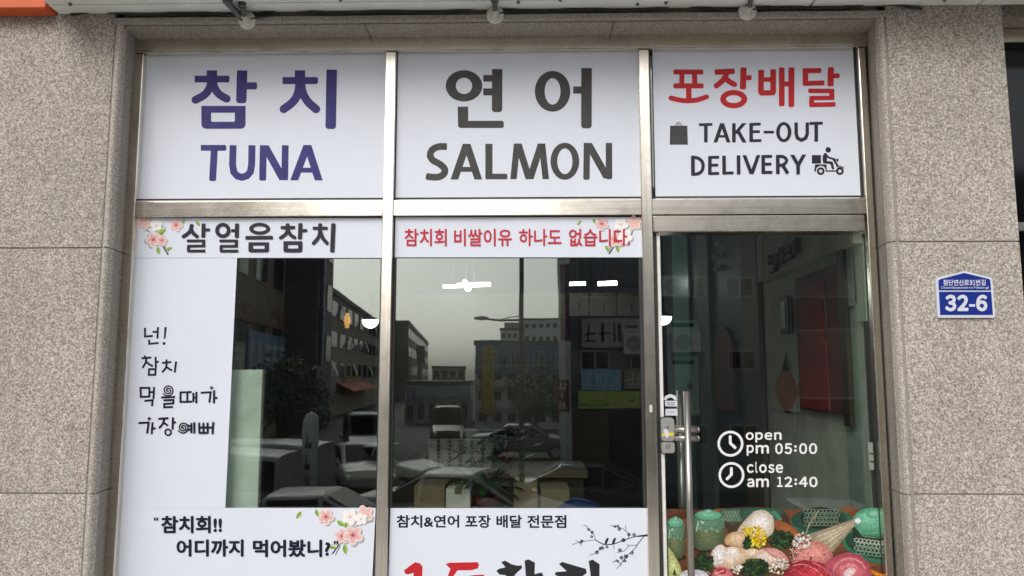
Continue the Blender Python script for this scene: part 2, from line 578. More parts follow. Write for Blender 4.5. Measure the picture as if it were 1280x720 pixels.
jamb_stone(xr, X(1110, 100, YW), X(1101, 100, YW), X(1088, 100, YF), [0, zj2r, zj1r, zl + .02])
# lintel over the glazing
xm = [xl + .03, X(455, 40, YW), X(768, 40, YW), xr - .03]
for a, b in zip(xm[:-1], xm[1:]):
    MB().box(a + .0015, b - .0015, YW + .012, .1, zl, zl + .4).build('lintel_slab', 'granite_polished', facade, bevel=.003)
MB().box(xl, xr, YW - .02, YW + .011, zl + .004, zl + .03).build('lintel_edge', 'granite_polished', facade, bevel=.006)
MB().box(xl + .002, xr - .002, YW + .03, .099, zl + .402, ztop).build('upper_wall', 'granite', facade)
MB().box(xl - 3.8, xr2 + 3.6, -.15, 8.2, ztop + .002, 7.5).build('upper_storey', 'granite', facade)
# the neighbouring shop to the right: stone return, dark window, lintel
nb = thing('neighbour_shop_window', (xr2 + .9, 0, 0), 'black shop window at the right edge beyond the granite pier', 'window')
MB().box(xr2 + .08, xr2 + 1.9, .02, .03, .3, Z(57, .02, 1270)).build('dark_pane', 'black_glass', nb)
zz = Z(57, .0, 1270)
MB().box(xr2 + .0, xr2 + 1.9, -.03, .06, zz + .004, zz + .07).build('window_head', 'steel_h', nb)
MB().box(xr2 + .0, xr2 + 1.9, YW + .05, .1, zz + .075, ztop).build('window_lintel', 'granite_polished', nb)
MB().box(xr2 + .001, xr2 + .07, -.03, .06, .0, zz).build('window_jamb', 'steel_v', nb)
MB().box(xr2 + .08, xr2 + 1.9, -.04, .06, .0, .29).build('window_base', 'granite', nb)
MB().box(xr2 + .08, xr2 + 1.9, -.035, .05, Z(285, .0, 1275) - .02, Z(285, .0, 1275) + .02).build('window_rail', 'steel_h', nb)
slabs(xr2 + 1.9, xr2 + 3.6, [0, zj2r, zj1r, ztop])

# ================================================================== STEEL FRAME AND GLASS
fr = thing('storefront_frame', (0, 0, 0), 'brushed beige steel window frame holding three upper and two lower panes', 'window frame')
z_head0, z_head1 = Z(62.5, YF), Z(48, YF) + .03
z_tr0, z_tr1 = Z(268.5, YF), Z(247.3, YF)
jl0, jl1 = X(147.5, 400, YF), X(160.5, 400, YF)
m1a, m1b = X(477.3, 300, YF), X(490.8, 300, YF)
m2a, m2b = X(804.6, 400, YF), X(818.3, 400, YF)
jr0, jr1 = X(1101, 590, YF), X(1111, 590, YF)
YB = .055
def steelbar(name, x0, x1, z0, z1, y0=YF, y1=YB, mat='steel_v', bev=.004):
    return MB().box(x0, x1, y0, y1, z0, z1).build(name, mat, fr, bevel=bev)
steelbar('jamb', jl0, jl1, 0, z_head0 - .002)
steelbar('jamb', jr0, jr1, 0, z_head0 - .002)
steelbar('mullion', m1a, m1b, 0.1, z_head0 - .002)
steelbar('mullion', m2a, m2b, 0.1, z_head0 - .002)
steelbar('head', jl0 - .01, jr1 + .01, z_head0, z_head1, YF - .004, YB, 'steel_h')
for a, b in ((jl1, m1a), (m1b, m2a), (m2b, jr0)):
    m = MB()                                # the transom has a narrow sloping top
    e = .0015
    c = [(YF + .006, z_tr0), (YB, z_tr0), (YB, z_tr1), (YF + .02, z_tr1), (YF + .006, z_tr1 - .008)]
    m.quadstrip([(a + e, y, z) for y, z in c], [(b - e, y, z) for y, z in c], closed=True)
    m.poly([(a + e, y, z) for y, z in c]); m.poly([(b - e, y, z) for y, z in c])
    m.build('transom', 'steel_h', fr, bevel=.002)
for a, b in ((jl1, m1a), (m1b, m2a)):
    steelbar('sill', a + .002, b - .002, 0, .1, YF + .005, YB, 'steel_h')
# black glazing gaskets round each pane
def gasket(a, b, z0, z1, w=.012):
    m = MB()
    y0, y1 = -.012, .02
    m.box(a, a + w, y0, y1, z0, z1); m.box(b - w, b, y0, y1, z0, z1)
    m.box(a + w, b - w, y0, y1, z0, z0 + w); m.box(a + w, b - w, y0, y1, z1 - w, z1)
    m.build('gasket', 'rubber', fr)
PANES = [(jl1, m1a, z_tr1, z_head0), (m1b, m2a, z_tr1, z_head0), (m2b, jr0, z_tr1, z_head0), (jl1, m1a, .1, z_tr0), (m1b, m2a, .1, z_tr0)]
for a, b, c, d in PANES:
    gasket(a + .001, b - .001, c + .001, d - .001, .009)
    MB().box(a + .004, b - .004, 0, .008, c + .004, d - .004).build('pane', 'window_glass', fr)

# ------------------------------------------------------------------ door
zd = Z(268.9, YF)
zdh = Z(290.5, YF)
dr = thing('glass_door', ((m2b + jr0) / 2, 0, 0), 'tall glass shop door with steel header under the take-out panel', 'door')
MB().box(m2b + .003, jr0 - .012, YF - .004, YB, zdh, zd - .006).build('header', 'steel_door', dr, bevel=.004)
dx0, dx1 = X(829, 400, 0), X(1092, 560, 0)
MB().box(dx0 - .006, dx1 + .012, .0, .012, .06, zdh - .006).build('door_glass', 'window_glass', dr)
MB().box(X(823, 400, -.02), X(827.3, 400, -.02), -.022, .03, .02, zdh - .003).build('edge_seal', 'seal', dr, bevel=.003)
MB().box(m2b + .001, X(822.5, 400, -.02), -.018, .04, .02, zdh - .003).build('rebate', 'rubber', dr)
MB().box(dx1 + .014, jr0 - .001, -.012, .05, .02, zdh - .003).build('gap_shade_strip', 'rubber', dr)  # solid black strip in place of the shaded gap
MB().box(dx0, dx1, -.008, .02, .0, .058).build('bottom_rail', 'steel_door', dr)
# pull handle: a long tube on two stand-off brackets
hz0, hz1 = Z(489, -.075), .35
hx = X(859, 520, -.075)
MB().tube([(hx, -.075, hz0), (hx, -.075, hz1)], .0148, 20).build('pull_tube', 'chrome', dr, True)
MB().tube([(hx, .085, hz0 - .02), (hx, .085, hz1)], .0165, 16).build('pull_tube', 'chrome', dr, True)
for py in (537, 547.5):
    z = Z(py, -.05)
    m = MB().tube([(X(842, py, -.03), -.045, z), (X(872, py, -.045), -.045, z)], .0145, 14)
    m.lathe((X(872, py, -.045), -.045, z), [(0.0145, 0), (.012, .006), (.006, .0095), (0.0001, .0105)], 14, 'x')
    m.build('handle_bracket', 'chrome', dr, True)
MB().box(hx - .012, hx + .012, -.07, .07, .55, .58).build('handle_bracket', 'chrome', dr, bevel=.004)
# keyless lock
def rounded_box(x0, x1, y0, y1, z0, z1, r, seg=6):
    m = MB()
    ring = []
    for cx, cz, st in ((x1 - r, z1 - r, 0), (x0 + r, z1 - r, 90), (x0 + r, z0 + r, 180), (x1 - r, z0 + r, 270)):
        ring += [(cx + r * cos(radians(st + 90 * k / seg)), cz + r * sin(radians(st + 90 * k / seg))) for k in range(seg + 1)]
    cx, cz = (x0 + x1) / 2, (z0 + z1) / 2
    def sh(f, y): return [(cx + (x - cx) * f, y, cz + (z - cz) * f) for x, z in ring]
    m.quadstrip(sh(1, y1), sh(1, y0 + .006), closed=True)
    m.quadstrip(sh(1, y0 + .006), sh(.93, y0), closed=True)
    m.poly(sh(.93, y0)); m.poly(sh(1, y1))
    return m
lx0, lx1 = X(826, 545, -.04), X(843, 545, -.04)
lz0, lz1, lzm = Z(566, -.04), Z(522, -.04), Z(551.5, -.04)
MAT['lock_silver'] = varied('lock_silver', (0.5, 0.49, 0.46), 0.35, 40, 0.12, 0.6)
lock = rounded_box(lx0 - .005, lx1 + .002, -.03, -.001, lz0 - .004, lz1 + .004, .02).build('keyless_lock', 'rubber', dr)
rounded_box(lx0, lx1, -.05, -.031, lz0, lzm - .001, .012).build('lock_cover', 'lock_silver', lock)
rounded_box(lx0, lx1, -.053, -.031, lzm + .001, lz1, .015).build('lock_body', 'lock_silver', lock)
fl = Flat(-.0535)
MAT['sticker_yellow'] = principled('sticker_yellow', (0.72, 0.58, 0.03), 0.5)
fl.fill([(827.5, 541.5), (842, 540.5), (842, 544.5), (827.5, 545)], 0)
fl.fill([(829, 537), (835, 536), (836, 546), (833, 548)], 1)
fl.st([(832, 534), (836, 533), (834, 538)], 1, 'b', 2)
fl.ring(835, 558, 2.6, 2.6, 1.9, 1.9, 2)
fl.build('lock_marks', ['sticker_yellow', 'plate_white', 'grey_metal'], lock)
fl = Flat(-.0002)
fl.st([(831, 500), (833, 496.5), (838, 494.5), (843, 496.5), (845, 500)], 4, 'b', 0)
fl.fill([(831, 501), (846, 501), (846.5, 508), (831.5, 508)], 0)
fl.st([(833.5, 503.5), (843.5, 503.5)], 1, 'b', 1); fl.st([(833.5, 506), (843.5, 506)], 1, 'b', 1)
fl.fill([(831.5, 511), (846.5, 511), (847, 519.5), (831.5, 519.5)], 0)
fl.st([(835, 515), (843, 515)], .6, 'b', 1)
fl.build('security_stickers', ['plate_white', 'grey_metal'], dr)
m = MB()
for a, b in ((553, 566), (568, 576), (578, 587)):
    m.box(X(1085, 560, -.006), X(1091, 560, -.006), -.008, -.001, Z(b, 0, 1088), Z(a, 0, 1088))
m.build('hinge_plate', 'window_clip', dr)
MB().box(X(812, 508, YF), X(815, 508, YF), YF - .008, YF - .0005, Z(515, YF), Z(506, YF)).build('magnet_catch', 'white_paint', fr)

# ================================================================== VINYL PANELS AND LETTERING
YS = -.0125
def panel(label, corners, cat='sign', name='vinyl_sign', y=YS, mat='vinyl', th=.002, group=None):
    """corners: photo pixels clockwise from top left of an outline on the glass"""
    pts = [P(px, py, y) for px, py in corners]
    c = Vector((sum(p.x for p in pts) / len(pts), y, min(p.z for p in pts)))
    t = thing(name, c, label, cat, group)
    m = MB()
    bk = [Vector((p.x, y + th, p.z)) for p in pts]
    m.poly(pts); m.poly(bk[::-1]); m.quadstrip(pts, bk, closed=True)
    m.build('vinyl_sheet', mat, t)
    return t

def rectpx(x0, x1, z0, z1):
    return x0, x1, z0, z1
def panel_w(label, x0, x1, z0, z1, **k):
    """the same from world extents"""
    y = k.get('y', YS); th = k.get('th', .002)
    t = thing(k.get('name', 'vinyl_sign'), ((x0 + x1) / 2, y, z0), label, k.get('cat', 'sign'))
    MB().box(x0, x1, y, y + th, z0, z1).build('vinyl_sheet', k.get('mat', 'vinyl'), t, bevel=k.get('bevel', 0))
    return t
zp0, zp1 = Z(246.3, YS), Z(65.8, YS)
p1 = panel_w('white panel with purple TUNA lettering, in the left upper pane', X(175.3, 200, YS), X(479.6, 200, YS), zp0, zp1)
p2 = panel_w('white panel with grey SALMON lettering, in the middle upper pane', X(495.2, 200, YS), X(800.8, 200, YS), zp0, zp1)
p3 = panel_w('white panel with red Korean words above TAKE-OUT DELIVERY, over the door', X(818.5, 200, YS), X(1073.4, 200, YS), zp0, zp1)

# --- TUNA
f = Flat(YS, (225, 70), 4.233)
f.st([(169, 76), (169, 120)], 55); f.st([(78, 122), (262, 122)], 36, 'bs')
f.st([(166, 118), (158, 165), (130, 205), (82, 232)], 42, 'br', smooth=True)
f.st([(172, 118), (184, 170), (208, 203), (247, 226)], 42, 'br', smooth=True)
f.st([(329, 76), (324, 250)], 55, 'bs'); f.st([(345, 158), (408, 158)], 38, 'bs')
f.frame(113, 264, 347, 385, 165, 300, 290, 348)
f.st([(635, 76), (635, 128)], 55); f.st([(543, 130), (730, 130)], 37, 'bs')
f.st([(633, 120), (626, 190), (600, 240), (549, 281)], 44, 'br', smooth=True)
f.st([(637, 120), (648, 190), (676, 241), (720, 281)], 44, 'br', smooth=True)
f.st([(803, 72), (797, 386)], 56, 'bs')
f.build('korean_lettering', 'lettering_purple', p1)
f = Flat(YS, (225, 70), 4.233)
f.st([(110, 486), (245, 486)], 31, 'bs'); f.st([(182, 490), (172, 662)], 37, 'bs')
f.st([(281, 472), (278, 575), (285, 615), (303, 635), (328, 642), (354, 634), (372, 613), (379, 575), (381, 472)], 37)
f.st([(441, 472), (437, 660)], 37, 'bs'); f.leg(446, 472, 549, 657, 46); f.st([(557, 472), (554, 657)], 36, 'bs')
f.leg(674, 471, 604, 658, 42); f.leg(674, 471, 734, 658, 42); f.st([(628, 604), (718, 604)], 26)
f.build('latin_lettering', 'lettering_purple', p1)
# --- SALMON
f = Flat(YS, (520, 70), 4.235)
f.ring(254, 158, 97, 83, 43, 43)
f.st([(356, 118), (410, 118)], 35); f.st([(356, 190), (410, 190)], 37); f.st([(430, 69), (429, 297)], 55, 'bs')
f.st([(248, 268), (250, 381)], 55, 'bs'); f.st([(240, 362), (465, 362)], 38, 'bs')
f.ring(723, 187, 94, 108, 42, 70)
f.st([(832, 180), (880, 180)], 38); f.st([(903, 64), (902, 383)], 56, 'bs')
f.build('korean_lettering', 'lettering_grey', p2)
f = Flat(YS, (520, 70), 4.235)
f.st([(164, 480), (122, 480), (88, 495), (75, 525), (90, 552), (125, 572), (150, 595), (150, 620), (130, 637), (100, 642), (52, 637)], 36, 'bs', smooth=True)
f.leg(268, 465, 203, 654, 41); f.leg(268, 465, 330, 654, 41); f.st([(228, 600), (312, 600)], 26)
f.st([(386, 465), (386, 650)], 38); f.st([(372, 638), (484, 638)], 30, 'bs')
f.leg(535, 463, 516, 652, 34); f.leg(540, 463, 599, 652, 38); f.leg(664, 463, 603, 652, 38); f.leg(667, 463, 687, 652, 34)
f.ring(788, 557, 76, 98, 40, 68)
f.st([(905, 460), (902, 655)], 34, 'bs'); f.leg(909, 460, 1015, 648, 44); f.st([(1021, 460), (1022, 652)], 34, 'bs')
f.build('latin_lettering', 'lettering_grey', p2)
# --- TAKE-OUT DELIVERY
f = Flat(YS, (825, 70), 4.3625); f.cap = 's'
f.st([(73, 87), (236, 87)], 27); f.sts(28, [(120, 95), (118, 160)], [(188, 95), (190, 160)], cap='b'); f.st([(73, 163), (238, 163)], 28)
f.st([(157, 170), (157, 235)], 30, 'b'); f.st([(60, 229), (110, 241), (157, 244), (205, 239), (254, 223)], 27, 'r', smooth=True)
f.st([(298, 88), (408, 83)], 30); f.st([(365, 92), (345, 130), (308, 162)], 30, 'br', smooth=True); f.st([(350, 112), (375, 137), (406, 155)], 30, 'br', smooth=True)
f.st([(456, 62), (452, 182)], 34); f.st([(460, 119), (500, 117)], 27); f.ring(402, 235, 74, 50, 42, 21)
f.st([(552, 76), (550, 205)], 31, 'bs'); f.st([(617, 72), (617, 205)], 31, 'bs'); f.st([(552, 128), (617, 128)], 25, 'b'); f.st([(540, 201), (628, 200)], 29)
f.st([(664, 62), (664, 274)], 31); f.st([(717, 62), (716, 278)], 32); f.st([(664, 152), (717, 152)], 27, 'b')
f.st([(777, 80), (880, 79)], 27); f.st([(793, 84), (793, 150)], 30, 'b'); f.st([(779, 150), (897, 146)], 27)
f.st([(932, 60), (930, 165)], 34); f.st([(938, 109), (980, 107)], 26)
f.st([(808, 190), (951, 190)], 24); f.st([(937, 195), (937, 228)], 27, 'b'); f.st([(815, 229), (951, 228)], 23); f.st([(827, 232), (827, 264)], 27, 'b'); f.st([(814, 266), (958, 263)], 24)
f.build('korean_lettering', 'lettering_red', p3)
f = Flat(YS, (825, 70), 4.3625); f.cap = 's'
f.st([(212, 375), (286, 373)], 16); f.st([(250, 375), (250, 472)], 20)
f.leg(338, 366, 302, 472, 21); f.leg(338, 366, 374, 472, 21); f.st([(314, 438), (364, 438)], 14)
f.st([(403, 366), (403, 472)], 20); f.leg(460, 366, 409, 425, 24); f.leg(425, 408, 461, 472, 23)
f.st([(497, 365), (497, 470)], 20); f.st([(490, 373), (550, 371)], 16); f.st([(495, 413), (545, 412)], 15); f.st([(489, 462), (553, 461)], 16)
f.st([(565, 415), (622, 415)], 15); f.ring(675, 415, 42, 55, 22, 38)
f.st([(742, 362), (743, 425), (750, 448), (772, 459), (794, 448), (803, 425), (803, 362)], 19)
f.st([(814, 368), (888, 366)], 16); f.st([(852, 368), (852, 468)], 20)
f.st([(179, 543), (180, 652)], 21); f.st([(170, 553), (205, 556), (229, 575), (235, 600), (228, 627), (207, 642), (170, 645)], 18, smooth=True)
f.st([(272, 546), (272, 648)], 20); f.sts(16, [(264, 553), (323, 552)], [(270, 596), (318, 595)], [(264, 641), (323, 640)])
f.st([(349, 543), (350, 647)], 20); f.st([(342, 639), (402, 637)], 16); f.st([(428, 541), (429, 647)], 20)
f.leg(460, 541, 499, 644, 21); f.leg(537, 540, 500, 644, 21)
f.st([(563, 540), (563, 643)], 20); f.sts(16, [(555, 548), (612, 547)], [(560, 590), (608, 589)], [(555, 635), (613, 634)])
f.st([(642, 539), (643, 644)], 20); f.st([(634, 548), (672, 549), (691, 570), (672, 593), (640, 596)], 17, smooth=True); f.st([(668, 595), (698, 641)], 19)
f.leg(721, 539, 754, 596, 22); f.leg(786, 537, 754, 596, 22); f.st([(753, 588), (753, 646)], 20)
f.build('latin_lettering', 'lettering_dark', p3)
f = Flat(YS, (825, 70), 4.3625)
f.fill([(55, 380), (149, 380), (152, 484), (53, 484)], 0)
f.st([(84, 382), (89, 368), (101, 363), (113, 368), (118, 382)], 4, mi=0, smooth=True); f.st([(93, 382), (97, 370), (105, 370), (109, 382)], 3.5, mi=0)
f.st([(57, 388), (148, 388)], 2, mi=1); f.st([(139, 390), (141, 480)], 2, mi=1)
f.build('shopping_bag_emblem', ['lettering_grey', 'lettering_dark'], p3)
f = Flat(YS, (1000, 160), 10.29)
f.ell(363, 281, 36); f.rect(152, 348, 270, 458)
f.fill([(292, 360), (312, 325), (335, 318), (352, 345), (346, 425), (410, 430), (425, 445), (442, 528), (412, 536), (392, 465), (300, 455), (290, 410)])
f.st([(332, 345), (372, 382), (445, 402)], 26, 'r'); f.st([(428, 395), (486, 490)], 28); f.st([(455, 412), (478, 410)], 14); f.ell(482, 413, 13, 22)
f.fill([(195, 468), (340, 468), (345, 545), (330, 545), (318, 505), (290, 488), (250, 488), (215, 510), (202, 562), (182, 562)])
f.st([(330, 553), (475, 553)], 18); f.st([(478, 500), (520, 495), (562, 515)], 14, 'r', smooth=True)
f.ring(267, 555, 50, 50, 22, 22); f.ring(513, 555, 50, 50, 22, 22)
f.build('scooter_emblem', 'lettering_dark', p3)

# --- printed blossoms
MAT['petal_pale'] = principled('petal_pale', (0.80, 0.66, 0.66), 0.5)
MAT['petal_pink'] = principled('petal_pink', (0.76, 0.40, 0.42), 0.5)
MAT['petal_peach'] = principled('petal_peach', (0.78, 0.50, 0.44), 0.5)
MAT['petal_white'] = principled('petal_white', (0.86, 0.84, 0.84), 0.5)
MAT['petal_heart'] = principled('petal_heart', (0.45, 0.07, 0.10), 0.5)
MAT['print_shadow'] = principled('print_shadow', (0.36, 0.36, 0.40), 0.5)
MAT['leaf_green'] = principled('leaf_green', (0.16, 0.32, 0.04), 0.5)
MAT['leaf_light'] = principled('leaf_light', (0.36, 0.50, 0.08), 0.5)
MAT['twig_dark'] = principled('twig_dark', (0.06, 0.055, 0.055), 0.5)
BLOOM = ['petal_pale', 'petal_pink', 'petal_peach', 'petal_white', 'petal_heart', 'print_shadow', 'leaf_green', 'leaf_light', 'twig_dark']
def bloom(f, u, v, r, kind, rot, shade=(.16, .16)):
    def petals(ra, wd, mi, du=0, dv=0):
        for k in range(5):
            a = rot + 2 * pi * k / 5
            f.ell(u + du + ra * .55 * cos(a), v + dv + ra * .55 * sin(a), ra * .5, wd * ra, mi, a, 14)
    petals(r, .42, 5, r * shade[0], r * shade[1])
    petals(r, .42, 3 if kind == 3 else 0)
    petals(r * .86, .33, {1: 2, 2: 2, 3: 0}[kind] if kind != 3 else 3)
    if kind == 1: petals(r * .66, .22, 1)
    c = 4 if kind == 1 else 2
    for k in range(5):
        a = rot + 2 * pi * k / 5 + .5
        f.st([(u, v), (u + r * .42 * cos(a), v + r * .42 * sin(a))], r * .05, 'r', c)
    f.ell(u, v, r * .19, r * .17, c)
def leaf(f, u, v, L, a, mi=6):
    c, s_ = cos(a), sin(a)
    def q(x, y): return (u + x * c - y * s_, v + x * s_ + y * c)
    up_ = [(-1, 0), (-.6, .35), (0, .48), (.55, .3), (1, 0)]
    f.fill([q(x * L, y * L) for x, y in up_] , mi)
    f.fill([q(x * L, -y * L) for x, y in up_], 7 if mi == 6 else 6)
def twig(f, pts, w): f.st(pts, w, 'r', 8, smooth=True)
B_ = lambda y, o, k: Flat(y, o, k, step=.00001, lift=.0001)

# --- upper left banner
pa = panel('white strip banner with bold dark Korean words and blossoms at its left end',
           [(X_, Y_) for X_, Y_ in ((170.5, 272.5), (477.5, 272.5), (477, 322.3), (168, 322.3))])
f = B_(YS, (160, 260), 8.0)
twig(f, [(155, 208), (215, 240), (260, 262)], 9); twig(f, [(350, 385), (400, 465)], 16); twig(f, [(365, 378), (408, 440)], 7)
twig(f, [(270, 120), (290, 170), (380, 200)], 5)
bloom(f, 165, 148, 72, 2, .3); bloom(f, 285, 175, 60, 3, .8)
bloom(f, 480, 170, 64, 1, .1); leaf(f, 556, 140, 30, 1.9); leaf(f, 702, 155, 34, .9, 6)
leaf(f, 330, 240, 62, -.5); bloom(f, 255, 315, 78, 1, .5, (-.16, .16)); bloom(f, 338, 325, 56, 1, 1.1)
leaf(f, 305, 425, 42, 1.4); leaf(f, 412, 405, 36, -.35)
f.build('blossom_print', BLOOM, pa)
f = Flat(YS, (220, 270), 6.095, lift=.0040 * 0 + .0020); f.cap = 's'
f.st([(122, 62), (105, 120), (58, 156)], 30, 'sr', smooth=True); f.st([(112, 92), (130, 130), (160, 156)], 29, 'br', smooth=True)
f.st([(210, 57), (208, 166)], 31); f.st([(212, 107), (259, 105)], 24)
f.st([(82, 190), (223, 190)], 22); f.st([(211, 195), (211, 228)], 25, 'b'); f.st([(84, 230), (223, 229)], 21); f.st([(95, 235), (95, 265)], 25, 'b'); f.st([(86, 268), (224, 266)], 22)
f.ring(357, 110, 59, 58, 29, 30); f.st([(420, 112), (460, 112)], 24); f.st([(465, 57), (463, 168)], 32)
f.st([(330, 190), (472, 190)], 22); f.st([(460, 195), (460, 228)], 25, 'b'); f.st([(333, 231), (472, 230)], 21); f.st([(344, 235), (344, 266)], 25, 'b'); f.st([(335, 268), (475, 267)], 22)
f.ring(637, 97, 80, 45, 50, 20); f.st([(528, 166), (739, 164)], 28); f.frame(552, 200, 708, 277, 587, 224, 675, 250)
f.st([(850, 56), (850, 88)], 30); f.st([(797, 88), (908, 88)], 25); f.st([(850, 90), (838, 135), (797, 166)], 27, 'br', smooth=True); f.st([(854, 105), (872, 143), (903, 164)], 27, 'br', smooth=True)
f.st([(948, 54), (944, 178)], 32); f.st([(952, 112), (999, 110)], 24); f.frame(818, 192, 962, 277, 852, 219, 930, 248)
f.st([(1098, 56), (1098, 92)], 30); f.st([(1041, 93), (1156, 93)], 24); f.st([(1098, 95), (1089, 155), (1048, 207)], 28, 'br', smooth=True); f.st([(1102, 120), (1118, 168), (1150, 206)], 28, 'br', smooth=True)
f.st([(1199, 55), (1190, 278)], 34)
f.build('korean_lettering', 'lettering_dark', pa)

# --- tall strip at the left with hand-drawn words
pb = panel('tall white vinyl strip with four lines of hand-drawn Korean words', [(168, 322.75), (296.3, 322.75), (281.5, 634.75), (150.5, 634.75)])
f = Flat(YS, (160, 390), 4.238); f.cap = 'b'
W = 11
f.sts(W, [(90, 84), (90, 130), (132, 127)], [(130, 106), (156, 105)], [(159, 80), (156, 141)], [(111, 147), (113, 169), (163, 164)])
f.st([(199, 80), (194, 142)], 13, w1=9); f.ell(191, 167, 8)
f.sts(W, [(88, 230), (92, 248)], [(71, 246), (123, 241)], [(97, 243), (94, 268), (77, 297)], [(95, 262), (112, 277), (132, 288)], [(146, 237), (148, 297)], [(148, 265), (163, 263)])
f.st([(112, 303), (146, 303), (144, 333), (110, 333)], W, closed=True)
f.sts(W, [(203, 251), (205, 268)], [(180, 270), (229, 265)], [(206, 268), (200, 297), (181, 320)], [(203, 290), (218, 302), (234, 310)], [(255, 262), (247, 321)])
f.st([(66, 402), (113, 402), (113, 448), (68, 450)], W, closed=True)
f.sts(W, [(112, 425), (137, 424)], [(138, 397), (135, 460)], [(87, 471), (130, 467), (127, 499)])
f.spiral(212, 415, 31, 2.4, 7); f.sts(W, [(175, 453), (250, 450)], [(188, 468), (240, 466), (240, 484), (192, 487), (192, 505), (238, 503)])
f.sts(W, [(308, 425), (278, 426), (278, 476), (309, 476)], [(337, 424), (314, 425), (314, 476), (339, 475)], [(346, 428), (346, 477)], [(362, 423), (362, 484)], [(346, 455), (362, 454)])
f.sts(W, [(385, 428), (438, 425), (431, 480)], [(456, 414), (455, 484)], [(455, 455), (474, 455)]); f.star(443, 402, 13)
f.sts(W, [(55, 588), (109, 586), (101, 644)], [(130, 584), (125, 647)], [(127, 618), (146, 616)]); f.star(112, 565, 13)
f.sts(W, [(160, 566), (214, 562)], [(192, 565), (186, 590), (164, 616)], [(184, 582), (211, 602)], [(238, 558), (235, 622)], [(237, 586), (254, 584)])
f.ring(212, 637, 20, 20, 11, 11)
f.spiral(292, 612, 31, 2.4, 7); f.sts(W, [(308, 598), (334, 606)], [(308, 628), (334, 620)], [(336, 588), (335, 642)], [(351, 584), (351, 643)])
f.sts(W, [(376, 586), (378, 643)], [(399, 586), (400, 643)], [(421, 586), (422, 643)], [(376, 612), (421, 612)], [(376, 641), (424, 640)], [(424, 612), (450, 612)], [(451, 583), (447, 647)])
f.build('handwritten_lettering', 'lettering_navy', pb)

# --- lower left sheet
pc = panel('white lower left sheet asking a Korean question in quotes, blossoms at its corner', [(150.5, 634.9), (469.6, 634.9), (462, 790), (141, 790)])
f = B_(YS, (320, 630), 8.0)
twig(f, [(975, 240), (1050, 205), (1170, 175)], 9); twig(f, [(832, 405), (765, 497)], 16); twig(f, [(842, 420), (795, 508)], 9)
leaf(f, 430, 112, 46, 2.2); leaf(f, 612, 92, 44, 1.2)
bloom(f, 700, 128, 82, 1, .2); bloom(f, 1085, 100, 88, 2, .6); bloom(f, 940, 130, 84, 3, .1); bloom(f, 1050, 150, 62, 3, .7)
leaf(f, 850, 195, 50, .6); leaf(f, 910, 225, 46, 1.2)
bloom(f, 860, 322, 78, 1, .9); bloom(f, 970, 312, 100, 1, .4)
leaf(f, 766, 432, 40, .2); leaf(f, 892, 452, 52, 1.5)
f.build('blossom_print', BLOOM, pc)
f = Flat(YS, lift=.002)
f.text('“', 192.2, 646.5, 198, 651, .03)
f.text('참치회!!', 201.5, 644.8, 277.5, 666.8, .035)
f.text('어디까지', 220.5, 674.2, 304.5, 696, .035)
f.text('먹어봤니?', 316, 674.5, 413, 696.5, .035)
f.text('”', 417, 676, 423, 681, .03)
f.build('korean_lettering', 'lettering_navy', pc)

# --- middle banner
pd = panel('white strip banner with one line of red Korean words, blossoms at its right end', [(494.3, 271.5), (803, 271.5), (803.8, 321.6), (493.4, 321.6)])
f = B_(YS, (460, 240), 3.2)
leaf(f, 845, 123, 13, -.9); leaf(f, 905, 117, 12, 1.2)
twig(f, [(1060, 150), (1050, 190), (1040, 215)], 4); twig(f, [(985, 215), (965, 246)], 7); twig(f, [(975, 215), (958, 240)], 3)
bloom(f, 935, 127, 27, 1, .4); bloom(f, 1012, 130, 28, 3, .2); bloom(f, 1065, 124, 29, 2, .8)
bloom(f, 992, 190, 30, 1, .9); bloom(f, 1028, 178, 30, 3, .3); leaf(f, 958, 226, 15, .9); leaf(f, 1000, 228, 16, 1.5)
f.build('blossom_print', BLOOM, pd)
f = Flat(YS, lift=.002)
f.text('참치회', 505.5, 286, 558.5, 308, .02)
f.text('비쌀이유', 567.5, 286, 640, 308, .02)
f.text('하나도', 648.5, 286, 702, 307.5, .02)
f.text('없습니다.', 711, 286, 788, 308, .02)
f.build('korean_lettering', 'lettering_rose', pd)

# --- lower middle sheet
pe = panel('white lower middle sheet with a black plum branch and huge red and black words', [(488, 635.2), (810, 635.2), (813.5, 790), (483.5, 790)])
f = Flat(YS)
f.text('참치&연어', 495.8, 643.8, 574, 659.8, .028)
f.text('포장', 581.5, 643.8, 613.5, 660, .028)
f.text('배달', 620.5, 643.8, 652.5, 660, .028)
f.text('전문점', 659, 643.8, 708, 660, .028)
f.build('korean_lettering', 'lettering_navy', pe)
f = Flat(YS, (480, 630), 5.12)
f.fill([(128, 425), (160, 400), (200, 372), (230, 380), (247, 402), (244, 480), (238, 640), (180, 645), (186, 520), (190, 440), (150, 452), (135, 445)])
f.fill([(395, 385), (420, 376), (600, 372), (608, 390), (600, 412), (560, 424), (470, 425), (440, 470), (380, 560), (360, 540), (405, 470), (425, 415)])
f.fill([(455, 480), (575, 455), (640, 452), (640, 480), (560, 500), (520, 520), (505, 560), (460, 560), (470, 510)])
f.fill([(380, 590), (640, 560), (655, 590), (500, 620), (390, 625)])
f.build('red_brush_lettering', 'lettering_red', pe)
f = Flat(YS, (480, 630), 5.12)
f.fill([(750, 372), (775, 362), (815, 385), (855, 395), (880, 392), (885, 410), (850, 440), (828, 465), (790, 500), (735, 540), (715, 525), (765, 480), (782, 455), (740, 452), (718, 428), (735, 415), (778, 405)])
f.fill([(820, 462), (850, 460), (905, 520), (890, 545), (845, 510)])
f.fill([(900, 362), (925, 354), (966, 375), (960, 540), (915, 545), (906, 440)])
f.fill([(960, 450), (1010, 438), (1020, 460), (962, 490)])
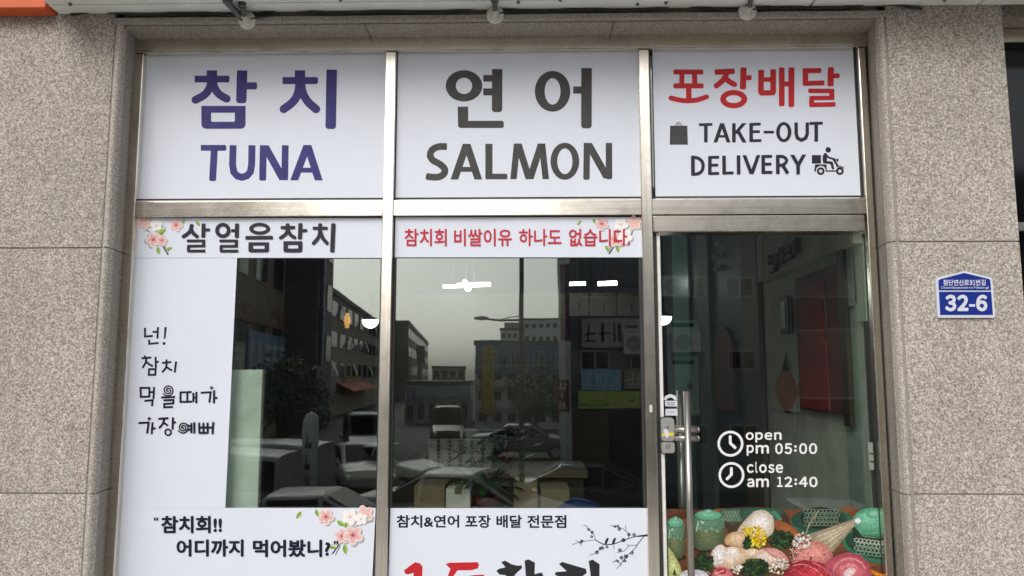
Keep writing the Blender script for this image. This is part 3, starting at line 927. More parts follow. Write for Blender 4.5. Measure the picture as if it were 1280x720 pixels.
f.fill([(780, 560), (960, 550), (965, 650), (800, 660)])
f.fill([(1120, 385), (1140, 370), (1180, 382), (1240, 400), (1292, 415), (1298, 440), (1260, 470), (1220, 500), (1160, 560), (1100, 610), (1080, 590), (1150, 520), (1190, 470), (1130, 470), (1092, 452), (1100, 436), (1170, 430)])
f.fill([(1205, 490), (1240, 480), (1300, 560), (1285, 600), (1240, 550)])
f.fill([(1310, 365), (1335, 356), (1380, 385), (1378, 500), (1370, 650), (1320, 655), (1322, 450)])
f.build('black_brush_lettering', 'brush_black', pe)
f = Flat(YS, (640, 630), 6.737, step=.00003)
f.st([(1150, 258), (1060, 270), (990, 288), (930, 310), (870, 332), (800, 342), (750, 330), (705, 305)], 8, 'r', smooth=True)
f.st([(1150, 262), (1060, 274)], 18, 'b', w1=9)
f.st([(1110, 275), (1065, 330), (1035, 375), (975, 430), (920, 500), (880, 548)], 8, 'r', smooth=True, w1=4)
f.sts(4.5, [(705, 305), (690, 260), (650, 215), (620, 180), (603, 180)], [(705, 300), (640, 310), (570, 318), (510, 343)], [(560, 318), (535, 305)], [(590, 320), (575, 350)],
      [(770, 340), (740, 380), (700, 415), (655, 432)], [(980, 290), (985, 250), (930, 205), (870, 190), (830, 180)], [(960, 222), (955, 180)], [(1050, 345), (985, 352), (945, 395), (885, 410)],
      [(985, 350), (970, 340)], [(920, 500), (860, 480), (850, 497)], [(925, 490), (915, 520)], [(860, 335), (858, 375)], cap='r')
for u, v, r in ((645, 215, 13), (675, 238, 13), (670, 275, 12), (588, 312, 13), (578, 325, 11), (745, 375, 14), (765, 372, 12), (800, 362, 12), (715, 408, 16), (868, 190, 11), (892, 185, 10), (903, 212, 14), (985, 258, 14), (1028, 258, 14), (938, 304, 17), (908, 388, 15), (1010, 412, 15), (960, 442, 18), (922, 452, 15), (948, 478, 14), (880, 474, 8), (895, 480, 8)):
    f.ring(u, v, r, r * .95, r * .42, r * .4, n=14); f.ell(u + 1, v - r * .1, r * .2)
for u in (797, 858):                       # two small birds on the branch
    f.fill([(u - 18, 345), (u - 12, 310), (u + 2, 288), (u + 14, 283), (u + 17, 292), (u + 10, 315), (u - 2, 340)])
f.build('plum_branch_print', 'brush_black', pe)

# --- opening hours on the door
pf = thing('opening_hours_decal', P(960, 610, -.001), 'white opening hours lettering and two clock faces on the door glass', 'decal')
f = Flat(-.0002, (880, 530), 5.565)
for ch, a, b, c, d in (('ｏ', 290, 57, 347, 111), ('ｐ', 357, 57, 410, 129), ('ｅ', 420, 57, 475, 111), ('ｎ', 488, 57, 540, 110), ('ｐ', 297, 145, 347, 221), ('ｍ', 360, 145, 452, 206),
                        ('０', 495, 133, 548, 210), ('５', 561, 134, 612, 210), ('０', 662, 133, 718, 210), ('０', 730, 133, 787, 210)):
    f.text(ch, a, b, c, d, .028)
for v in (156, 184): f.ell(636, v, 9)
f.build('open_lettering', 'lettering_white', pf)
f = Flat(-.0002, (880, 530), 5.565)
for ch, a, b, c, d in (('ｃ', 298, 279, 345, 341), ('ｌ', 358, 262, 374, 340), ('ｏ', 383, 279, 437, 341), ('ｓ', 447, 279, 490, 341), ('ｅ', 498, 279, 550, 341), ('ａ', 300, 378, 350, 440), ('ｍ', 362, 378, 452, 439),
                        ('１', 508, 367, 548, 438), ('２', 560, 366, 615, 438), ('４', 660, 367, 722, 438), ('０', 732, 366, 790, 440)):
    f.text(ch, a, b, c, d, .028)
for v in (388, 416): f.ell(638, v, 9)
f.build('close_lettering', 'lettering_white', pf)
for cy, cx, hh in ((137, 184, [(182, 80), (183, 133), (222, 170)]), (355, 191, [(190, 300), (191, 351), (155, 388)])):
    f = Flat(-.0002, (880, 530), 5.565)
    f.ring(cx, cy, 90, 90, 73, 73); f.st(hh, 19, 's')
    f.build('clock_face', 'lettering_white', pf)

# ------------------------------------------------------------------ food picture on the lower door
FOODM, FOODI = [], {}
def fc(r, g, b):
    key = (int(r) // 4 * 4, int(g) // 4 * 4, int(b) // 4 * 4)
    if key not in FOODI:
        FOODI[key] = len(FOODM)
        FOODM.append(varied('food_print_ink', tuple(c * .86 for c in srgb(*key)), .35, 120, .32))
    return FOODI[key]
fc(112, 70, 46)
ph = panel('colourful printed picture of sashimi among green celadon jars on the lower door', [(836, 637), (1099.5, 637), (1108, 800), (838, 800)], cat='poster', name='food_poster', y=-.001, th=.0008, mat=FOODM[0])
f = Flat(-.001, (830, 630), 4.571, step=.000008, lift=.0001)
R_ = random.Random(3)
def lerp3(a, b, t): return tuple(x + (y - x) * t for x, y in zip(a, b))
def smooth_pts(pts, k=4):
    o = []
    n = len(pts)
    for i in range(n):
        a, b, c, d = (Vector(pts[(i + j) % n]) for j in (-1, 0, 1, 2))
        for q in range(k):
            t = q / k
            o.append(tuple(0.5 * ((2 * b) + (c - a) * t + (2 * a - 5 * b + 4 * c - d) * t * t + (3 * b - a - 3 * c + d) * t ** 3)))
    return o
def grad(pts, c0, c1, focus, n=9, smooth=True, end=.7):
    pts = smooth_pts(pts) if smooth else pts
    c0 = lerp3(c0, c1, .4)
    fr0 = [R_.uniform(.93, 1.04) for _ in pts]
    for i in range(n):
        t = i / (n - 1)
        f.fill([(focus[0] + (u - focus[0]) * (1 - t * end) * (q if i else 1), focus[1] + (v - focus[1]) * (1 - t * end) * (q if i else 1)) for (u, v), q in zip(pts, fr0)], fc(*lerp3(c0, c1, t)))
def epts(u, v, a, b, rot=0, n=20):
    c, q = cos(rot), sin(rot)
    return [(u + a * cos(t) * c - b * sin(t) * q, v + a * cos(t) * q + b * sin(t) * c) for t in (2 * pi * i / n for i in range(n))]
def ge(u, v, a, b, c0, c1, rot=0, fu=None, fv=None, n=8): grad(epts(u, v, a, b, rot), c0, c1, (u if fu is None else fu, v if fv is None else fv), n, False)
def clump(u, v, ru, rv, n, cols, r0, r1):
    for _ in range(n):
        a, q = R_.uniform(0, 6.28), R_.random() ** .55
        c = R_.choice(cols); j = R_.uniform(.75, 1.2)
        f.ell(u + ru * q * cos(a), v + rv * q * sin(a), R_.uniform(r0, r1), R_.uniform(r0, r1) * .7, fc(*(min(255, x * j) for x in c)), R_.uniform(0, 3), 6)
# table: warm wood with darker patches and lighter grain
for k in range(60):
    u, v = R_.uniform(0, 1260), R_.uniform(30, 470)
    f.ell(u, v, R_.uniform(30, 120), R_.uniform(8, 30), fc(*lerp3((86, 50, 34), (150, 92, 56), R_.random())), R_.uniform(-.3, .1), 10)
grad([(330, 30), (660, 30), (700, 150), (430, 210), (350, 130)], (60, 46, 34), (84, 60, 40), (500, 100), 5)
def jar(u, v, w_, h):
    ge(u + w_ * .05, v + h, w_ * .52, h * .12, (70, 40, 24), (40, 26, 18))
    body = [(u - w_ * .40, v), (u + w_ * .40, v), (u + w_ * .5, v + h * .25), (u + w_ * .49, v + h * .6), (u + w_ * .36, v + h), (u, v + h * 1.04), (u - w_ * .36, v + h), (u - w_ * .49, v + h * .6), (u - w_ * .5, v + h * .25)]
    grad(body, (58, 76, 56), (112, 122, 84), (u - w_ * .05, v + h * .62), 9)
    up_ = [(u - w_ * .40, v), (u + w_ * .40, v), (u + w_ * .48, v + h * .22), (u + w_ * .40, v + h * .42), (u, v + h * .5), (u - w_ * .40, v + h * .42), (u - w_ * .48, v + h * .22)]
    grad(up_, (78, 112, 88), (104, 146, 116), (u - w_ * .1, v + h * .2), 6)
    f.ell(u, v + h * .03, w_ * .42, h * .12, fc(44, 84, 66)); ge(u, v - h * .01, w_ * .41, h * .15, (72, 138, 108), (134, 200, 166), 0, u - w_ * .1, v - h * .08)
    ge(u, v - h * .12, w_ * .15, h * .07, (60, 120, 92), (150, 208, 180))
    f.st([(u - w_ * .30, v + h * .2), (u - w_ * .36, v + h * .46)], w_ * .05, 'r', fc(178, 206, 182)); f.ell(u - w_ * .18, v + h * .2, w_ * .05, h * .03, fc(206, 226, 206), .5)
    for q in range(4):
        a, b = u + (q - 1.4) * w_ * .17, v + h * (.38 + .07 * (q % 2))
        f.st([(a - w_ * .05, b), (a + w_ * .05, b + h * .03)], w_ * .03, 'r', fc(150, 172, 132)); f.st([(a, b - h * .04), (a + w_ * .01, b + h * .07)], w_ * .03, 'r', fc(146, 168, 128))
jar(66, 108, 108, 195); jar(253, 66, 188, 190)
grad([(325, 35), (450, 28), (470, 60), (430, 105), (370, 110)], (52, 76, 62), (80, 104, 86), (400, 60), 5)
for r_ in range(3):
    for k in range(6): f.ring(340 + k * 19 + 9 * (r_ % 2), 46 + r_ * 22, 10, 9, 6.5, 6, fc(128, 154, 130))
grad([(440, 30), (665, 30), (655, 90), (600, 120), (470, 110)], (34, 62, 50), (66, 112, 88), (620, 60), 6)
for k in range(5): f.ell(630 + k * 8, 50 + k * 9, 12, 10, fc(78, 134, 106))
ge(905, 105, 182, 82, (38, 84, 66), (60, 120, 94)); ge(885, 92, 158, 66, (28, 58, 46), (46, 92, 72)); ge(895, 80, 116, 62, (16, 24, 20), (40, 50, 42))
for r_ in range(4):
    for k in range(9): f.ring(808 + k * 22 + 8 * (r_ % 2), 40 + r_ * 25, 13, 12, 9, 8, fc(110 + 12 * (k % 3), 146, 122))
grad([(640, 90), (720, 120), (790, 176), (800, 220), (700, 190), (640, 150)], (126, 66, 34), (176, 102, 56), (720, 160), 6)
ge(1200, 245, 188, 92, (44, 98, 74), (70, 136, 104), .25); ge(1195, 236, 164, 74, (22, 52, 40), (44, 92, 70), .25)
grad([(1078, 150), (1100, 60), (1250, 40), (1250, 300), (1160, 290), (1090, 235)], (20, 34, 28), (52, 70, 58), (1190, 200), 6, False)
ge(1190, 98, 112, 78, (54, 120, 92), (130, 204, 168), 0, 1160, 70, 10); ge(1200, 58, 42, 24, (64, 130, 102), (150, 214, 184), 0, 1190, 50)
for k in range(6): f.st([(1095 + k * 5, 130 + k * 7), (1150, 156 + k * 6), (1250, 158 + k * 7)], 3, 'r', fc(*lerp3((70, 140, 108), (120, 184, 150), k % 2)), smooth=True)
for r_ in range(4):
    for k in range(8): f.ring(1100 + k * 23 + 9 * (r_ % 2), 205 + r_ * 24 + k * 3, 14, 12, 9.5, 8, fc(*lerp3((196, 206, 186), (120, 160, 132), r_ / 3)))
grad([(830, 172), (960, 128), (1090, 84), (1122, 90), (1050, 170), (965, 276), (850, 232)], (120, 108, 84), (204, 192, 164), (960, 170), 8, False)
for k in range(9): f.st([(855 + k * 13, 182 + k * 9), (1085, 100 + k * 3)], 2.5, 'r', fc(*((226, 214, 190) if k % 2 else (128, 112, 84))))
ge(1106, 96, 19, 16, (200, 214, 214), (240, 244, 246))
f.st([(880, 40), (850, 90), (825, 130), (810, 180)], 6, 'r', fc(164, 150, 124), smooth=True); f.st([(848, 92), (870, 70)], 4, 'r', fc(150, 134, 108))
grad([(420, 150), (500, 55), (530, 38), (570, 34), (606, 55), (628, 90), (622, 165), (560, 200), (450, 215)], (168, 150, 122), (244, 238, 232), (560, 95), 11)
grad([(352, 190), (400, 158), (470, 172), (482, 235), (440, 252), (355, 232)], (170, 124, 84), (232, 204, 168), (425, 190), 9)
grad([(268, 284), (300, 240), (335, 232), (360, 248), (420, 243), (485, 270), (505, 312), (440, 345), (360, 378), (280, 352)], (186, 142, 112), (240, 214, 186), (390, 310), 9)
grad([(274, 284), (304, 242), (334, 238), (348, 270), (342, 330), (284, 345)], (206, 196, 192), (250, 246, 246), (310, 275), 8); grad([(352, 256), (416, 249), (430, 300), (366, 330)], (222, 200, 180), (250, 240, 230), (385, 275), 6)
for k in range(5): f.st([(300 + k * 36, 262 + 4 * k), (310 + k * 34, 330)], 2.5, 'r', fc(214, 178, 150))
ge(505, 276, 44, 22, (210, 180, 140), (244, 228, 200))
grad([(495, 318), (530, 270), (590, 250), (650, 258), (692, 290), (712, 332), (640, 348), (540, 345)], (196, 150, 130), (240, 222, 206), (580, 300), 9)
grad([(570, 262), (604, 250), (652, 260), (697, 295), (712, 335), (650, 320)], (190, 116, 108), (226, 168, 158), (650, 290), 7)
grad([(715, 295), (760, 235), (820, 213), (900, 220), (945, 258), (965, 302), (920, 345), (760, 352)], (176, 100, 96), (232, 158, 146), (850, 265), 10)
for k in range(9): f.ell(R_.uniform(770, 930), R_.uniform(250, 325), R_.uniform(2, 6), None, fc(70, 30, 30), n=8)
YL, PA_, WB = [(236, 196, 20), (250, 216, 40), (206, 150, 12), (255, 230, 90)], [(22, 44, 20), (34, 62, 28), (16, 30, 16), (60, 96, 40), (44, 78, 32)], [(240, 234, 224), (220, 206, 180), (196, 170, 140), (250, 248, 244)]
clump(528, 190, 62, 62, 170, YL, 5, 12); clump(465, 150, 26, 22, 30, YL, 5, 10)
for (u, v, a, b, n_) in ((675, 205, 72, 54, 200), (475, 222, 22, 42, 50), (225, 335, 62, 54, 170), (520, 372, 90, 60, 230)):
    f.ell(u, v, a * .8, b * .75, fc(18, 32, 18), n=12); clump(u, v, a, b, n_, PA_, 5, 12)
clump(790, 212, 58, 46, 80, WB, 5, 10); clump(655, 355, 62, 46, 90, WB, 5, 10); clump(740, 280, 24, 42, 40, [(120, 90, 64), (70, 44, 34), (200, 180, 150)], 3, 7); clump(420, 370, 30, 30, 36, WB, 5, 10)
grad([(690, 400), (720, 355), (790, 322), (850, 328), (920, 345), (985, 400), (1000, 480), (690, 480)], (110, 20, 34), (206, 58, 74), (850, 400), 11)
f.st([(850, 335), (905, 360), (960, 410)], 8, 'r', fc(226, 110, 118), smooth=True); f.st([(740, 352), (800, 345), (880, 385), (920, 440)], 5, 'r', fc(236, 150, 150), smooth=True)
for k in range(6): f.st([(720 + k * 40, 392 - 22 * sin(k * .6)), (750 + k * 38, 372 - 20 * sin(k * .6)), (785 + k * 36, 400)], 4, 'r', fc(*((140, 28, 44) if k % 2 else (218, 96, 106))), smooth=True)
grad([(920, 352), (960, 310), (1030, 280), (1100, 285), (1150, 320), (1182, 372), (1185, 480), (1000, 480), (955, 400)], (150, 52, 72), (222, 118, 130), (1060, 360), 10)
for k in range(5): f.st([(1060 + (112 - k * 20) * cos(a_ / 6), 392 + (98 - k * 18) * sin(a_ / 6)) for a_ in range(18 + k, 38 - k)], 4 + k % 2, 'r', fc(*((236, 160, 166) if k % 2 else (168, 56, 78))), smooth=True)
ge(1060, 390, 38, 24, (214, 160, 164), (248, 232, 230), -.5)
grad([(275, 402), (300, 370), (340, 360), (392, 400), (380, 470), (280, 470)], (170, 60, 70), (230, 140, 146), (330, 400), 8); ge(330, 385, 26, 18, (150, 26, 40), (200, 60, 70)); f.st([(290, 400), (340, 380)], 5, 'r', fc(240, 214, 214))
grad([(22, 240), (60, 290), (92, 350), (112, 425), (28, 425)], (140, 146, 84), (214, 218, 150), (50, 350), 7, False)
f.fill([(48, 405), (60, 368), (74, 412)], fc(40, 74, 36)); grad([(100, 392), (180, 374), (250, 400), (250, 465), (100, 465)], (190, 186, 196), (244, 242, 248), (180, 420), 7)
for k in range(5): f.st([(108 + k * 30, 404), (126 + k * 30, 386), (146 + k * 30, 402)], 3, 'r', fc(206, 196, 204))
grad([(1178, 372), (1255, 402), (1255, 430), (1185, 400)], (170, 90, 20), (236, 150, 40), (1220, 400), 5, False)
fp = f.build('food_print', FOODM, ph)

# ------------------------------------------------------------------ house number plate
y0 = YW - .012
pl = thing('address_plate', P(1206, 398, y0), 'blue house number plate 32-6 on the right granite pier', 'sign')
def plate_outline(k=0):
    o = [(88, 172), (97, 158), (112, 150), (385, 84), (405, 81), (428, 84), (700, 148), (716, 157), (724, 172), (757, 582), (753, 597), (738, 604), (130, 604), (115, 597), (109, 583)]
    c = (410, 350)
    return [P(1160 + (c[0] + (u - c[0]) * (1 - k)) / 9, 330 + (c[1] + (v - c[1]) * (1 - k)) / 9, y0) for u, v in o]
m = MB()
A, B = plate_outline(), [Vector((p.x, p.y + .0105, p.z)) for p in plate_outline()]
m.poly(A); m.poly(B[::-1]); m.quadstrip(A, B, closed=True)
m.build('plate', 'plate_white', pl, bevel=.0015)
f = Flat(y0, (1160, 330), 9, lift=.0016)
f.fill([(118, 186), (135, 172), (390, 104), (405, 101), (424, 104), (686, 168), (700, 184), (710, 296), (122, 296)])
f.fill([(124, 312), (711, 312), (731, 572), (138, 572)])
f.build('blue_field', 'plate_blue', pl)
f = Flat(y0, (1160, 330), 9, lift=.0022)
f.text('첨단연신로', 170, 174, 462, 242, .02); f.text('９', 470, 178, 500, 238, .03); f.text('１', 508, 178, 532, 238, .03); f.text('번길', 540, 174, 650, 242, .02)
f.text('Cheomdanyeonsin-ro 91beon-gil', 146, 250, 682, 286, .008)
f.text('３', 192, 345, 318, 533, .05); f.text('２', 328, 345, 456, 530, .05); f.rect(462, 452, 530, 480); f.text('６', 540, 345, 668, 533, .05)
f.build('plate_lettering', 'plate_white', pl)

# ================================================================== SIGN BOXES AND LAMPS ABOVE
zs = Z(15.5, YW, 360)                      # underside of the long sign
sx0 = X(62, 15, YW - .07)
sg = thing('long_sign_box', (sx0 + 2.5, YW - .2, zs), 'long grey sheet metal sign box overhead, seen from below', 'sign')
MB().box(sx0 + .005, 4.6, YW - .31, YW - .005, zs + .03, zs + .75).build('sign_body', 'sign_grey', sg)
ys_ = [YW - .31, YW - .085, YW - .003]
xsn = [sx0 - .02, X(560, 8, YW) * 1.0 + .42, X(1035, 5, YW) - .14, X(1221, 5, YW), 4.6]
xsn = [sx0, X(1012, 5, YW), X(1222, 4, YW), 4.6]
for a, b in zip(xsn[:-1], xsn[1:]):
    for j, (ya, yb) in enumerate(zip(ys_[:-1], ys_[1:])):
        sk = .05 if a == sx0 else 0
        z_ = zs + (.0 if j else .004)
        MB().hexa([(a + .004 + (0 if j else 0), ya + .001, z_), (b - .004, ya + .001, z_), (b - .004, yb - .001, z_), (a + .004, yb - .001, z_),
                   (a + .004, ya + .001, z_ + .025), (b - .004, ya + .001, z_ + .025), (b - .004, yb - .001, z_ + .025), (a + .004, yb - .001, z_ + .025)]).build('underside_panel', 'sign_grey', sg, bevel=.003)
m = MB()
rv = random.Random(5)
for px in (96, 296, 430, 648, 700, 797, 832, 1168, 1180, 1270):
    q = P(px, rv.uniform(5, 9), YW - .05)
    m.lathe((q.x, YW - rv.uniform(.04, .12), zs + .004), [(.008, 0), (.008, -.008), (.004, -.013)], 10)
m.build('rivet', 'grey_metal', sg)
og = thing('orange_sign_box', (sx0 - 1, YW - .1, zs - .01), 'orange sign box above the left granite pier', 'sign')
MB().box(sx0 - 2.6, sx0 - .012, YW - .085, YW - .004, zs - .008, zs + .8).build('sign_body', 'orange', og, bevel=.004)

for i, (px, py, lab, rot) in enumerate(((308, 24.5, 'sign lamp bracket with a round base plate above the TUNA panel', .35), (619, 17.5, 'sign lamp bracket with a round base plate above the SALMON panel', 0), (935, 13, 'sign lamp bracket with a round base plate above the take-out panel', 0))):
    q = P(px, py, YW - .03)
    if i == 0:
        lampb = lb = thing('sign_lamp', (q.x, YW - .03, q.z), lab, 'lamp', 'sign lamps along the lintel')
        c = lb.location
        m = MB().lathe((c.x, c.y, c.z), [(.038, .02), (.04, .012), (.039, .002), (.030, -.004), (.012, -.008), (.012, -.03)], 28, 'y')
        for k in range(4):
            a = .6 + k * pi / 2
            m.lathe((c.x + .027 * cos(a), c.y - .003, c.z + .027 * sin(a)), [(.005, 0), (.005, -.006), (.0001, -.007)], 8, 'y')
        m.build('base_plate', 'white_paint', lb, True)
        m = MB().tube([(c.x, c.y - .02, c.z + .002), (c.x, c.y - .05, c.z + .025), (c.x, c.y - .06, c.z + .10), (c.x, c.y - .10, c.z + .17)], .011, 10)
        for k in range(4):
            m.lathe((c.x, c.y - .055, c.z + .03 + k * .016), [(.017, 0), (.02, .003), (.017, .006)], 14)
        m.build('arm', 'grey_metal', lb, True)
        MB().tube([(c.x + .02, c.y - .005, c.z), (c.x + .05, c.y + .004, c.z + .012), (c.x + .10, c.y + .01, c.z + .022)], .004, 6).build('cable', 'rubber', lb, True)
    else:
        lb = lampb.copy(); COL.objects.link(lb)
        lb.location = (q.x, YW - .03, q.z); tag(lb, lab, 'lamp', 'sign lamps along the lintel')
        for ch in list(lampb.children):
            d = ch.copy(); COL.objects.link(d); d.parent = lb
            d.matrix_parent_inverse = Matrix()
for px, side in ((291, 1),):
    q = P(px, 12, YW - .06)
    tag(MB().hexa([(q.x - .015, YW - .14, zs - .02), (q.x + .008, YW - .14, zs - .02), (q.x + .05, YW - .03, zs - .055), (q.x + .027, YW - .03, zs - .055),
                   (q.x - .015, YW - .14, zs - .003), (q.x + .008, YW - .14, zs - .003), (q.x + .05, YW - .03, zs - .03), (q.x + .027, YW - .03, zs - .03)]).build('sign_bracket', 'grey_metal'),
        'small dark bracket under the sign box beside the leftmost sign lamp', 'bracket')
m = MB()
pts = [(xl - .2 + k * .12, YW - .012, zl + .05 + .012 * sin(k * 1.7) + .006 * sin(k * .9)) for k in range(int((xr - xl) / .12) + 4)]
m.tube(pts, .0065, 8)
tag(m.build('power_cable', 'rubber', smooth=True), 'black cable running along the lintel behind the sign lamps', 'cable')

# ================================================================== INSIDE THE SHOP
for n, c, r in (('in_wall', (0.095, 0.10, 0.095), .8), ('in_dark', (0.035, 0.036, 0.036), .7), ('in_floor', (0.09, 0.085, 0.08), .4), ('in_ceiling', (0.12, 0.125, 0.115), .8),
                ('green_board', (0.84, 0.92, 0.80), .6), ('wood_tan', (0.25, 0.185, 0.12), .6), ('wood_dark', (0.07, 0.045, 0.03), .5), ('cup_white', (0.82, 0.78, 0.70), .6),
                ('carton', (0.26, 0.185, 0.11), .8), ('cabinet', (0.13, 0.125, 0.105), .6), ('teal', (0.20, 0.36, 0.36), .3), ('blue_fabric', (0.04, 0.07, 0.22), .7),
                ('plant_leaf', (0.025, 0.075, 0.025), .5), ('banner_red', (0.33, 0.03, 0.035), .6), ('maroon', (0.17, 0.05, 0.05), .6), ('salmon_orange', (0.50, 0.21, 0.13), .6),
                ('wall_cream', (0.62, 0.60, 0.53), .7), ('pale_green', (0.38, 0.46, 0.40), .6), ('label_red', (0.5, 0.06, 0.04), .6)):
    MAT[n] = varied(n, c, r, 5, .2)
YI0, YI1 = .07, 6.8
XL, XR_ = X(150, 600, 0) - .05, X(1093, 560, 0) + .03
ZC = 2.62
struct(MB().box(XL - 1.5, XR_ + .1, YI0 + .02, YI1, -.1, .0), 'shop_floor', 'in_floor')
struct(MB().box(XL - 1.5, XR_ + .1, YI0 + .8, YI1, ZC + .55, ZC + .65), 'shop_ceiling', 'in_ceiling')
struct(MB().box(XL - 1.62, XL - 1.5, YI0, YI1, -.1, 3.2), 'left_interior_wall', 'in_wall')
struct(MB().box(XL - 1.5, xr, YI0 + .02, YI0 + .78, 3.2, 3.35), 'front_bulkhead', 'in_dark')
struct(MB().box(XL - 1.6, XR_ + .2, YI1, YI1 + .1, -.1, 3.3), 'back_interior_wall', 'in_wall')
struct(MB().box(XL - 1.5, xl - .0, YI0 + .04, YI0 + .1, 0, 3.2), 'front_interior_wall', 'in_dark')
def Q(px, py, d): return P(px, py, d - CAM_D)        # a point inside at distance d from the camera
def Rt(px, py, xw=None):                              # a point of the right interior wall
    xw = XR_ if xw is None else xw
    tx, tz = ray(px, py)
    k = xw / tx
    return Vector((xw, k - CAM_D, CAM_H + tz * k))
# right wall, with its fascia and pictures
rw = thing('right_interior_wall', (XR_ + .06, 3, 0), 'cream interior wall with a fascia board, seen through the door glass', 'wall')
ysp = Rt(956, 420).y
MAT['far_wall_dim'] = varied('far_wall_dim', (0.05, 0.062, 0.07), .5, 4, .2); MAT['grey_pilaster'] = varied('grey_pilaster', (0.20, 0.23, 0.235), .6, 4, .15); MAT['warm_panel'] = varied('warm_panel', (0.16, 0.125, 0.085), .6, 4, .2)
MB().box(XR_, XR_ + .12, YI0, ysp, 0, 3.2).build('wall_face', 'wall_cream', rw)
MB().box(XR_ + .002, XR_ + .12, ysp + .002, YI1, 0, 3.2).build('dimmed_far_wall', 'far_wall_dim', rw)  # far wall part coloured dark, its dimness painted in to deepen the door view
MB().box(XR_ - .04, XR_ + .001, Rt(893, 420).y, Rt(879, 420).y, 0, 3.2).build('pilaster', 'grey_pilaster', rw)
MB().box(XR_ - .03, XR_ + .001, Rt(954, 420).y, Rt(934, 420).y, 0, 3.2).build('warm_panel', 'warm_panel', rw)
MB().box(XR_ - .03, XR_ + .001, Rt(866, 420).y, Rt(846, 420).y, 0, 3.2).build('teal_panel', 'teal', rw)
yf0, yf1 = Rt(1092, 300).y + .05, Rt(960, 330).y
zf0 = Rt(960, 353).z
MB().box(XR_ - .07, XR_ - .001, yf0, yf1, zf0, zf0 + .30).build('fascia_board', 'wall_cream', rw)
m = Flat(0)
def wall_ribbons(strokes, w, x):
    mb = MB()
    for st in strokes:
        for a, b in zip(st[:-1], st[1:]):
            A, B = Rt(*a, x), Rt(*b, x)
            d = (B - A).normalized(); n = Vector((0, -d.z, d.y)) * w / 2; e = d * w * .35
            mb.hexa([A - n - e, A + n - e, A + n - e + Vector((-.03, 0, 0)), A - n - e + Vector((-.03, 0, 0)), B - n + e, B + n + e, B + n + e + Vector((-.03, 0, 0)), B - n + e + Vector((-.03, 0, 0))])
    return mb
k6 = lambda l: [(940 + u / 6, 280 + v / 6) for u, v in l]
wall_ribbons([k6(a) for a in ([(158, 240), (160, 300)], [(186, 240), (190, 300)], [(160, 270), (186, 262)], [(160, 355), (195, 335)], [(205, 230), (207, 315)], [(215, 240), (225, 265), (208, 290)],
              [(240, 190), (244, 285)], [(262, 185), (266, 270)], [(240, 235), (264, 225)], [(285, 200), (300, 175), (318, 190)], [(300, 180), (302, 235)], [(285, 255), (325, 235)], [(345, 140), (350, 210)], [(362, 115), (365, 195)])], .022, XR_ - .071).build('raised_lettering', 'wood_dark', rw)
q0, q1 = Rt(1003, 300), Rt(1018, 300)
def wall_board(pxs, name, mat, label, cat, th=.02, x=None):
    """a flat board hung on the right wall, from its four photo corners"""
    xw = XR_ if x is None else x
    pts = [Rt(*p, xw - th) for p in pts_(pxs)]
    ya, yb = min(p.y for p in pts), max(p.y for p in pts)
    za, zb = min(p.z for p in pts), max(p.z for p in pts)
    t = thing(name, (xw, (ya + yb) / 2, za), label, cat)
    MB().box(xw - th, xw - .002, ya, yb, za, zb).build('board', mat, t, bevel=.003)
    return t, (ya, yb, za, zb)
def pts_(p): return p
t, (ya, yb, za, zb) = wall_board([(1003, 345), (1050, 330), (1048, 512), (1000, 512)], 'wall_hanging', 'maroon', 'tall dark red wall hanging with a bright red figure, seen through the door', 'banner', .03)
m = MB()
for a, b, c, d in ((.08, .5, .02, .5), (.12, .45, .5, .78), (.3, .5, .78, .92)):
    yA, yB = yb - (yb - ya) * a, yb - (yb - ya) * b - .12
    m.box(XR_ - .036, XR_ - .031, min(yA, yB), max(yA, yB), za + (zb - za) * c, za + (zb - za) * d)
m.build('red_figure', 'banner_red', t)
MB().box(XR_ - .05, XR_ - .031, ya - .08, ya - .005, za - .05, zb + .05).build('side_post', 'wood_dark', t)
t, (ya, yb, za, zb) = wall_board([(970, 462), (998, 462), (998, 512), (970, 512)], 'fish_picture', 'wall_cream', 'orange fish picture with dark fins on the wall, seen through the door', 'picture', .012)
m = MB()
cy, cz, ry_, rz_ = (ya + yb) / 2, (za + zb) / 2, (yb - ya) * .46, (zb - za) * .5
for i in range(2):
    pts = [(XR_ - .0135 - .003 * (1 - i), cy + ry_ * (1 + .12 * (1 - i)) * cos(t_) * (1 - .3 * sin(t_) ** 2), cz + rz_ * (1 + .12 * (1 - i)) * sin(t_)) for t_ in (2 * pi * k / 24 for k in range(24))]
    m.poly([(p[0] + (.006 if i == 0 else -.004), p[1], p[2]) for p in pts], 1 - i)
m.poly([(XR_ - .018, cy - ry_ * .8, cz), (XR_ - .018, cy - ry_ * 1.5, cz + rz_ * .8), (XR_ - .018, cy - ry_ * 1.5, cz - rz_ * .6)], 0)
m.poly([(XR_ - .018, cy + ry_ * .3, cz + rz_ * .9), (XR_ - .018, cy - ry_ * .2, cz + rz_ * 1.9), (XR_ - .018, cy - ry_ * .25, cz + rz_ * .9)], 1)
m.flat = True
m.build('fish_print', ['salmon_orange', 'in_dark'], t)
t, e = wall_board([(975, 372), (984, 372), (984, 416), (975, 416)], 'wall_mirror', 'wood_dark', 'narrow dark framed mirror on the wall above the fish picture', 'mirror', .03)
MB().box(XR_ - .034, XR_ - .031, e[0] + .04, e[1] - .04, e[2] + .03, e[3] - .03).build('mirror_glass', 'teal', t)
for k, (a, b, lab) in enumerate(((1059, 1068, 'pale green vertical panel beside the door, left of two'), (1070, 1079, 'pale green vertical panel beside the door, right of two'))):
    wall_board([(a, 300), (b, 300), (b, 382 + 20 * k), (a, 382 + 20 * k)], 'wall_panel', 'pale_green', lab, 'panel', .03)
